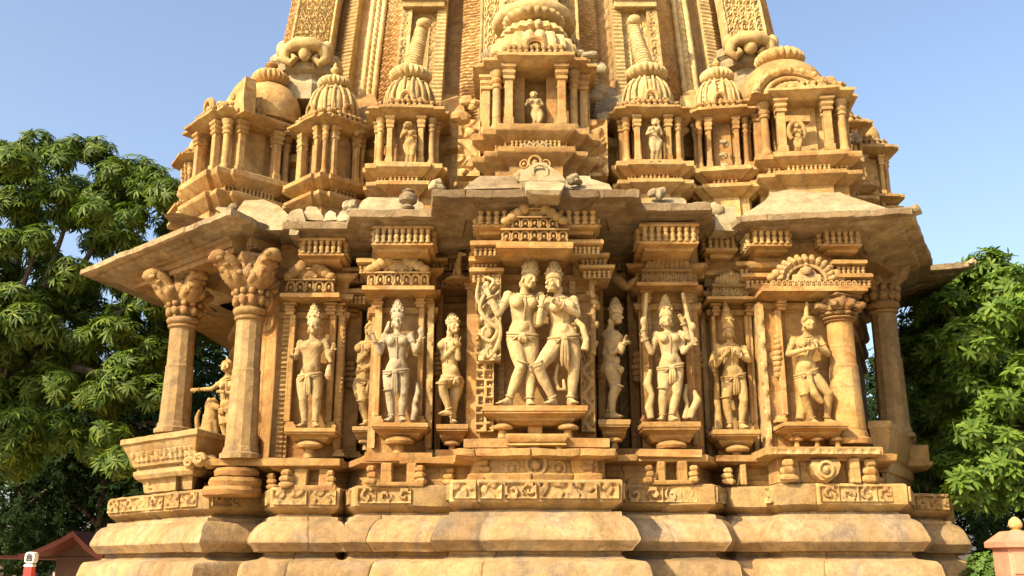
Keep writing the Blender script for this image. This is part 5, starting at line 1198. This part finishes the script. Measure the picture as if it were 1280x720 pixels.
# figures in the recesses
figure('ochre stone attendant half hidden in the shadowed recess left of the grey woman', 11.24,
  dict(top=(464, 396), head=(462, 411, .05), chin=(464, 421, .07), neck=(460, 426, .02), sl=(453, 431), sr=(464, 431, .05), chest=(458.5, 437, .03), waist=(456, 458, .02), pelv=(456, 478, .0),
       el=(449, 452, .06), hl=(459, 440, .16), er=(466, 456, .10), hr=(453, 462, .15), kl=(453, 503, .12), al=(459, 528, .05), kr=(463, 504, .06), ar=(465, 528, .0)),
  1.14, True, 'statue_warm', prof=35, yaw=30, crown='hair', hipw=.10, loin=.7)
figure('lit stone woman standing on one bent leg, in the recess left of the couple', 10.90,
  dict(top=(565, 391), head=(564, 406, .05), chin=(567, 417, .07), neck=(562, 422, .02), sl=(556, 428), sr=(569, 428, .05), chest=(562, 434, .03), waist=(562, 455, .02), pelv=(565, 473, .0),
       el=(554, 449, .06), hl=(568, 434, .15), er=(573, 448, .10), hr=(571, 428, .14), kl=(553, 482, .18), al=(562, 513, .10), kr=(568, 500, .02), ar=(566, 524, .0)),
  1.12, True, 'statue', prof=30, yaw=40, hipw=.10, loin=.3, toes=((-.95, .3, -.1), (.2, .9)))
figure('stone woman seen in profile with a bun, in the shaded recess right of the couple', 10.62,
  dict(top=(769, 371), head=(766, 392, .05), chin=(770, 405, .07), neck=(763, 411, .02), sl=(760, 418), sr=(768, 418, .05), chest=(766, 425, .03), waist=(761, 443, .02), pelv=(765, 459, .0),
       el=(764, 442, .10), hl=(779, 432, .13), er=(776, 440, .12), hr=(780, 428, .14), kl=(771, 486, .08), al=(761, 517, .02), kr=(768, 487, .12), ar=(765, 517, .10)),
  1.10, True, 'statue', prof=62, yaw=60, hipw=.095, loin=.2, toes=((.8, .5), (.8, .5)))
# rearing beast and figure inside the left porch
figure('ochre stone figure stretching one arm out, standing between the two left porch columns', 11.75,
  dict(top=(284, 448), head=(284, 456, .05), chin=(282, 464, .07), neck=(285, 469, .02), sl=(278, 477), sr=(293, 475, .0), chest=(285, 483, .02), waist=(283, 500, .02), pelv=(284, 512, .0),
       el=(265, 486, .08), hl=(246, 487, .08), er=(293, 492, .1), hr=(278, 490, .12), kl=(279, 532, .05), al=(282, 550, .02), kr=(289, 532, .05), ar=(290, 550, .0)),
  .92, True, 'statue_warm', prof=-30, yaw=-50, crown='hair', hipw=.105, loin=.3, voxel=.008)
b = W(262, 552, 11.9); o = tag(empty('beast_statue', b), 'small seated stone beast on the left porch parapet, facing right', 'statue', 'carved figures on the temple wall')
m = MB(); V_ = lambda x, y, o=0: W(x, y, 11.85-o)
m.cap(V_(262, 545), V_(264, 522), .12, .10); m.cap(V_(264, 522), V_(264, 510), .09, .075); m.ell(V_(265, 506), (.085, .09, .08)); m.cap(V_(268, 508, .05), V_(273, 510, .08), .05, .035)
m.cap(V_(268, 530, .05), V_(271, 550, .06), .05, .04); m.cap(V_(262, 530, .08), V_(263, 550, .1), .05, .04); m.ell(V_(259, 545), (.10, .13, .09)); m.ell(V_(261, 500), (.025, .03, .04)); m.ell(V_(268, 500), (.025, .03, .04)); m.tube([V_(254, 548), V_(247, 540), V_(246, 522), V_(250, 512)], [.03, .035, .03, .02], 8)
remesh(m, 'body', 'statue_warm', o, .010)
# small figures in the turrets
def mini(label, cx, yt, yb, d, lean=2, mat='statue', flip=1, seed=0, wide=1.):
    h = yb-yt; q = lambda x, f, o=0: (cx+x*h*.01*flip*wide, yt+h*f, o); s = S(yb, d); u = h*s*1.30
    J = dict(top=q(-2, 0), head=q(-1, .09, .03), chin=q(-1, .145, .04), neck=q(0, .17), sl=q(-10, .215), sr=q(10, .21), chest=q(0, .26, .01), waist=q(3, .385, .01), pelv=q(lean, .49), el=q(-17, .34, .03), hl=q(-9 if seed else -14, .10 if seed else .26, .07), er=q(17, .34, .03), hr=q(8, .30, .08), kl=q(-4+lean, .72, .04), al=q(-5, .955, .01), kr=q(5+lean, .72, .05), ar=q(5, .955, .01))
    if flip < 0:
        for a in ('s', 'e', 'h', 'k', 'a'): J[a+'l'], J[a+'r'] = J[a+'r'], J[a+'l']
    return figure(label, d, J, u, True, mat, group='small figures in the turret niches', crown='hair', voxel=.0075, jewel=False, cloth=False, hipw=.11)
mini('small pale dancer in the dark opening of the central turret', 668, 115, 165, 10.94, 6, 'statue', wide=1.25)
mini('small ochre figure with one hand raised, in the turret left of the central turret', 511, 153, 209, 11.12, 3, 'statue_warm', 1, 1)
mini('small pale figure in the turret right of the central turret, hip swung to the left', 818, 149, 204, 11.06, -3, 'statue', -1, 1)
mini('small stone figure under a halo in the domed right turret', 997, 154, 195, 11.02, 1, 'statue_warm')
m = MB(); c = W(996, 166, 11.0); m.tube([c+Vector((math.cos(a)*.095, .0, math.sin(a)*.125+.02)) for a in np.linspace(-.9, math.pi+.9, 17)], .026, 8); m.pbox(982, 1013, 152, 144, 11.05, .1); part(m, 'niche_frame', 'turret', jit=.003)
# ------------------------------------------------------------------ trees
def fast_mesh(name, V, Fq, mat, parent=None):
    """V (n,3), Fq (m,4) quads"""
    me = bpy.data.meshes.new(name); off = np.array(parent_loc(parent)) if parent else 0
    V = V-off
    me.vertices.add(len(V)); me.vertices.foreach_set('co', V.astype(np.float32).ravel())
    me.loops.add(Fq.size); me.loops.foreach_set('vertex_index', Fq.astype(np.int32).ravel())
    me.polygons.add(len(Fq)); me.polygons.foreach_set('loop_start', np.arange(0, Fq.size, 4, dtype=np.int32)); me.polygons.foreach_set('loop_total', np.full(len(Fq), 4, np.int32))
    me.update(calc_edges=True); me.validate()
    me.materials.append(M[mat]); o = bpy.data.objects.new(name, me); COL.objects.link(o)
    if parent: o.parent = parent
    return o
def leaf_template(L, w_, droop, wide=.6):
    """folded blade of six quads along +x, drooping in -z"""
    t = np.array([0, .3, wide, .85, 1.0]); hw = np.array([.12, .75, 1.0, .62, .03])*w_/2
    V = []
    for a, h in zip(t, hw):
        z = -droop*L*a*a
        V += [(a*L, -h, z+h*.35), (a*L, 0, z), (a*L, h, z+h*.35)]
    F = []
    for i in range(len(t)-1):
        b = i*3; F += [(b, b+3, b+4, b+1), (b+1, b+4, b+5, b+2)]
    return np.array(V), np.array(F)
def whorls(rg, P, N, n, L, w_, elev, droop, wide=.6, spread=2*math.pi):
    """leaf whorls at points P with axes N; n blades each"""
    k = len(P); Vt, Ft = leaf_template(1., w_/L, droop, wide); nv = len(Vt)
    N = N/np.linalg.norm(N, axis=1, keepdims=True)
    a = np.cross(N, rg.normal(size=(k, 3))); a /= np.linalg.norm(a, axis=1, keepdims=True); b = np.cross(N, a)
    VS, FS = [], []; base = 0
    for i in range(n):
        an = spread*(i/n)+rg.uniform(-.25, .25, k)+rg.uniform(0, .2); el = elev+rg.uniform(-.16, .16, k); sc_ = L*rg.uniform(.7, 1.15, k)
        rad = a*np.cos(an)[:, None]+b*np.sin(an)[:, None]
        ex = rad*np.cos(el)[:, None]+N*np.sin(el)[:, None]; ez = N*np.cos(el)[:, None]-rad*np.sin(el)[:, None]; ey = np.cross(ez, ex)
        v = P[:, None, :]+sc_[:, None, None]*(Vt[None, :, 0:1]*ex[:, None, :]+Vt[None, :, 1:2]*ey[:, None, :]+Vt[None, :, 2:3]*ez[:, None, :])
        VS.append(v.reshape(-1, 3)); FS.append((np.arange(k)[:, None, None]*nv+Ft[None]+base).reshape(-1, 4)); base += k*nv
    return np.concatenate(VS), np.concatenate(FS)
def clump_points(rg, clumps, per, inner=.25):
    P, N = [], []
    for (c, r, sq) in clumps:
        k = max(6, int(per*r*r)); q = rg.normal(size=(k, 3)); q /= np.linalg.norm(q, axis=1, keepdims=True)
        rad = r*(inner+(1-inner)*rg.random(k)**.45)
        p = q*rad[:, None]*np.array([1, 1, sq]); P.append(np.array(c)+p)
        nn = q+np.array([0, -.15, .75])+rg.normal(size=(k, 3))*.35; N.append(nn)
    return np.concatenate(P), np.concatenate(N)
def limbs(name, segs, parent, mat='bark'):
    m = MB()
    for pts, r0, r1 in segs: 
        n = len(pts); m.tube(pts, [r0+(r1-r0)*i/(n-1) for i in range(n)], 10)
    return m.build(name, M[mat], parent, jit=.03, ang=60)
def tree(label, foot, clumps, per, leaf, mat, seed, trunk_r=.25, group=None, name='tree', hub=None, nl=14, cat='tree'):
    rg = np.random.default_rng(seed); rs = random.Random(seed)
    root = tag(empty(name, foot), label, cat, group); foot = Vector(foot)
    P, N = clump_points(rg, clumps, per); V, F = whorls(rg, P, N, *leaf)
    fast_mesh('crown', V, F, mat, root)
    cs = [Vector(c) for c, r, s in clumps]; mid = Vector(hub) if hub else sum(cs, Vector())/len(cs)
    segs = [([foot-Vector((0, 0, .1)), foot.lerp(mid, .35)+Vector((rs.uniform(-.15, .15), rs.uniform(-.15, .15), 0)), foot.lerp(mid, .7), mid], trunk_r, trunk_r*.5)]
    for c in sorted(cs, key=lambda q: rs.random())[:nl]:
        st = foot.lerp(mid, rs.uniform(.55, 1.0)); w1 = st.lerp(c, .5)+Vector((rs.uniform(-.2, .2), rs.uniform(-.2, .2), rs.uniform(0, .35))); segs.append(([st, w1, c], trunk_r*.32, .02))
    limbs('trunk', segs, root)
    return root
# left tree: clumps by image pixel
rs = random.Random(3)
def cl(lst): return [(tuple(W(x, y, d)), r*S(y, d), sq) for x, y, r, d, sq in lst]
def crown_top(x): return float(np.interp(x, [-90, -10, 15, 50, 85, 115, 135, 170, 200, 235, 262], [190, 185, 182, 172, 182, 172, 196, 218, 225, 252, 270]))
LT = []
for i in range(175):
    x = rs.uniform(-90, 262); t = crown_top(x); y = t+(590-t)*rs.random()**1.15
    if x > 190 and y > 500: continue
    LT.append((x, y, rs.uniform(20, 34), rs.uniform(14.0, 17.2)-(y-t)*.0012+(1.2 if x > 200 else 0), rs.uniform(.65, .85)))
for x in range(-60, 250, 22): LT.append((x+rs.uniform(-8, 8), crown_top(x)+rs.uniform(6, 22), rs.uniform(18, 26), rs.uniform(14.6, 15.8), .75))
LSHADE = [((x, y, z), r, .6) for x, y, z, r in ((-9.4, 3.2, 7.2, 1.0), (-10.5, 3.8, 5.6, 1.1), (-10.2, 2.2, 6.4, 1.0), (-11.4, 2.8, 7.4, 1.1), (-11.8, 4.5, 6.2, 1.2), (-10.9, 5.2, 8.2, 1.1), (-12.2, 3.2, 5.2, 1.1), (-9.6, 4.6, 8.4, .9), (-10.8, 1.4, 7.8, 1.0), (-12.6, 2.0, 6.6, 1.1), (-10.0, 4.2, 4.6, .9), (-11.2, 1.0, 5.4, .9), (-12.8, 4.8, 7.8, 1.2), (-9.0, 2.4, 5.4, .7))]  # unseen crown clumps out of frame, added to shade the lower left
tree('big feathery green tree filling the left side behind the porch, sunlit on top', (-9.6, 5.9, 0), cl(LT)+LSHADE, 430, (12, .165, .034, .15, .5, .5), 'leaf_a', 11, .34, hub=W(50, 430, 15.8), nl=22)
def rtop(x): return float(np.interp(x, [1130, 1150, 1165, 1180, 1195, 1215, 1240, 1265, 1300, 1400], [430, 378, 368, 358, 347, 334, 328, 334, 345, 380]))
RT = []
for i in range(150):
    x = rs.uniform(1145, 1400); t = rtop(x); y = t+(625-t)*rs.random()
    if x < 1180 and y > 590: continue
    RT.append((x, y, rs.uniform(20, 33), (rs.uniform(11.2, 13.0) if x > (1245 if y < 385 else 1205) else rs.uniform(12.6, 13.6) if x > 1180 else rs.uniform(13.4, 14.8)), rs.uniform(.6, .85)))
for i in range(26): RT.append((rs.uniform(1142, 1212), rs.uniform(385, 600), rs.uniform(20, 30), rs.uniform(13.8, 15.0), .75))
for x in range(1150, 1380, 20): RT.append((x+rs.uniform(-6, 6), rtop(x)+rs.uniform(5, 22), rs.uniform(17, 26), (rs.uniform(11.6, 12.6) if x > 1250 else 13.3), .7))
tree('broad-leaved green tree with whorled glossy leaves at the right edge behind the right porch', (7.6, 2.6, 0), cl(RT), 560, (7, .135, .044, .32, .25, .62), 'leaf_b', 12, .26, hub=W(1275, 470, 12.6), nl=18)
# trees further off, their shade put into the leaf colour
def far_tree(label, px, d, h, r, seed, leaf=(6, .15, .06, .2, .3, .6), per=115, mat='leaf_c'):
    rs = random.Random(seed); x = X(px, 640, d); y = d+CAMY; c = []
    for i in range(26):
        a = rs.random()*6.28; q = r*math.sqrt(rs.random()); z = h*(.30+.62*rs.random()); k = math.sqrt(max(.15, 1-((z/h-.55)/.55)**2))
        c.append(((x+q*k*math.cos(a), y+q*k*math.sin(a), z), r*rs.uniform(.28, .42), .75))
    return tree(label, (x, y, 0), c, per, leaf, mat, seed, .22, 'dark trees beyond the temple', nl=8)
far_tree('dark rounded tree at the far left edge, behind the red roofed hut', 15, 26, 7.2, 3.6, 21)
far_tree('dark tree between the left porch and the hut, standing behind the feathery tree', 130, 24, 6.4, 3.0, 22)
far_tree('dark tree glimpsed between the left porch columns', 232, 23, 8.0, 3.2, 23)
far_tree('dark tree in the shade behind the whorled tree at the right edge', 1250, 24, 7.0, 3.2, 24)
far_tree('dark tree seen just past the right porch column', 1165, 25, 7.6, 3.0, 25)
# shrub by the gate pillar
rg = np.random.default_rng(31); c = W(1224, 700, 11.4)
cs = [((c.x+rs.uniform(-.15, .15), c.y+rs.uniform(-.15, .15), z), .20, .9) for z in (.2, .45, .7, .95, 1.15, 1.35, 1.5, 1.65) for _ in range(3)]
r_ = tag(empty('shrub', (c.x, c.y, 0)), 'bright green leafy shrub between the temple plinth and the pink gate pillar', 'shrub')
P, N = clump_points(rg, cs, 1300); V, F = whorls(rg, P, N, 5, .055, .028, .3, .2, .55); fast_mesh('foliage', V, F, 'leaf_d', r_)
limbs('stem', [([Vector((c.x+dx, c.y, 0)), Vector((c.x+dx*2, c.y+.05, .8)), Vector((c.x+dx*3, c.y, 1.6))], .03, .01) for dx in (-.08, .02, .1)], r_)

# ------------------------------------------------------------------ hut, post, pillar, wall
d = 17.0; c = W(78, 700, d); hut = tag(empty('hut', (c.x, c.y, 0)), 'small dark hut with a curved red gable roof at the lower left', 'hut')
x0, x1, xm = X(35, 690, d), X(140, 690, d), X(100, 690, d); zr = Z(664, d); zl_, ze = Z(693, d), Z(694, d)
m = MB(); m.box(x0+.35, x1-.25, c.y+.3, c.y+3.2, 0, ze-.02); m.build('wall', M['hutwall'], hut, loc=None)
m = MB()
def rp(f, a, b, za, zb): return Vector((a+(b-a)*f, 0, za+(zb-za)*(f**1.6 if zb > za else 1-(1-f)**1.6)))
for yy0, yy1 in ((c.y-.35, c.y+3.6),):
    cur = [(x0+(xm-x0)*f, zl_+(zr-zl_)*f**1.5) for f in np.linspace(0, 1, 9)]+[(xm+(x1-xm)*f, zr+(ze-zr)*(1-(1-f)**1.5)) for f in np.linspace(0, 1, 9)][1:]
    rings = []
    for x, z in cur: rings.append([(x, yy0, z), (x, yy1, z), (x, yy1, z-.09), (x, yy0, z-.09)])
    m.loft(rings)
m.build('roof', M['roof'], hut, jit=.01)
m = MB(); m.box(X(-60, 695, d), x0+.2, c.y-.2, c.y+2.6, Z(698, d), Z(694.5, d)); m.build('lean_to_roof', M['roof'], hut)
m = MB(); m.box(X(-50, 695, d), X(-44, 695, d), c.y, c.y+.12, 0, Z(697, d)); m.build('roof_post', M['hutwall'], hut)
m = MB(); m.loft([[(xm-1.0, c.y+.32, ze-.05), (xm+.5, c.y+.32, ze-.05), (xm+.5, c.y+.40, ze-.05), (xm-1.0, c.y+.40, ze-.05)], [(xm-.05, c.y+.32, zr-.15), (xm, c.y+.32, zr-.15), (xm, c.y+.40, zr-.15), (xm-.05, c.y+.40, zr-.15)]]); m.build('gable', M['hutwall'], hut)
d = 12.5; c = W(36, 720, d); post = tag(empty('marker_post', (c.x, c.y, 0)), 'red marker post with a white rounded top plate, in front of the hut', 'post')
s = S(700, d); m = MB(); m.box(c.x-5.5*s, c.x+5.5*s, c.y-.05, c.y+.05, 0, Z(709, d), .01); m.build('shaft', M['redpaint'], post, jit=.002)
m = MB(); m.box(c.x-5.5*s, c.x+5.5*s, c.y-.052, c.y+.052, Z(709, d)+.002, Z(705.5, d), .005); m.build('white_band', M['white'], post, jit=.001)
m = MB(); zc = (Z(690, d)+Z(704.5, d))/2; h = (Z(690, d)-Z(704.5, d))/2
q = [(c.x+.5*s+6.3*s*math.copysign(abs(math.cos(a))**.6, math.cos(a)), zc+h*math.copysign(abs(math.sin(a))**.6, math.sin(a))) for a in np.linspace(0, 2*math.pi, 29)[:-1]]
m.loft([[(x, c.y+.05, z) for x, z in q], [(x, c.y-.045, z) for x, z in q], [(c.x+.5*s+(x-c.x-.5*s)*.93, c.y-.055, zc+(z-zc)*.93) for x, z in q]]); pl8 = m.build('top_plate', M['white'], post, jit=0)
m = MB()
def ink(pts, r=.009): m.tube([Vector((c.x+x*s, c.y-.057, zc+z*h)) for x, z in pts], r, 6)
ink([(-3, .1), (-1.8, .5), (0.2, .62), (2.4, .5), (3.8, .1)]); ink([(-3, -.42), (4, -.42)], .012); ink([(-2.6, -.36), (-1, .2), (.5, .3)], .010); ink([(.6, .3), (2, .1), (3.4, -.3)], .010); ink([(-.4, -.05), (1.4, -.05)])
m.build('emblem', M['black'], pl8, jit=0)
d = 10.4; c = W(1275, 700, d); pil = tag(empty('gate_pillar', (c.x, c.y, 0)), 'pink sandstone gate pillar with a sloped cap and egg-shaped finial at the lower right edge', 'pillar')
s = S(690, d); hw = 26*s
m = MB(); m.box(c.x-hw*.9, c.x+hw*.9, c.y-hw*.9, c.y+hw*.9, 0, Z(684, d), .02)
m.build('shaft', M['redstone'], pil)
m = MB(); m.box(c.x-hw*.78, c.x-hw*.1, c.y-hw*.95, c.y-hw*.85, Z(718, d), Z(690, d), .012); m.box(c.x+hw*.1, c.x+hw*.78, c.y-hw*.95, c.y-hw*.85, Z(718, d), Z(690, d), .012); m.build('panel', M['redstone'], pil)
m = MB(); z0, z1 = Z(684, d), Z(664, d)
m.loft([[(c.x+a*k, c.y+b*k, z) for a, b in ((-1, -1), (1, -1), (1, 1), (-1, 1))] for k, z in ((hw*.9, z0-.02), (hw*1.12, z0), (hw*1.12, z0+.05), (hw*.62, z1-.01), (hw*.55, z1))]); m.build('cap', M['redstone'], pil)
fx = X(1267, 655, d)
m = MB(); m.lathe((c.x-.0, c.y, z1-.01), [(hw*.3, 0), (hw*.3, .015), (hw*.16, .026), (hw*.30, .05), (hw*.33, .08), (hw*.27, .115), (hw*.12, .145), (.004, .155)], 16); m.build('finial', M['turret'], pil, jit=.001)
m = MB(); d = 24; m.box(X(1150, 690, d), X(1215, 690, d), d+CAMY, d+CAMY+.3, 0, Z(668, d), .02); tag(m.build('boundary_wall', M['white']), 'low white boundary wall showing behind the plinth and the shrub at the right', 'wall')
m = MB(); d = 30; x0, x1 = X(12, 655, d), X(36, 655, d); shed = tag(empty('shed', ((x0+x1)/2, d+CAMY, 0)), 'tiny pale shed glimpsed through the dark trees at the far left', 'shed')
m.box(x0, x1, d+CAMY, d+CAMY+2, 0, Z(660, d), .02); m.build('wall', M['hutwall'], shed)
m = MB(); y = d+CAMY; m.loft([[(x0-.2, y-.3, Z(660, d)), (x1+.2, y-.3, Z(660, d)), (x1+.2, y+2.3, Z(660, d)), (x0-.2, y+2.3, Z(660, d))], [(x0+.2, y+.7, Z(653, d)), (x1-.1, y+.7, Z(653, d)), (x1-.1, y+1.2, Z(653, d)), (x0+.2, y+1.2, Z(653, d))]]); m.build('roof', M['white'], shed)
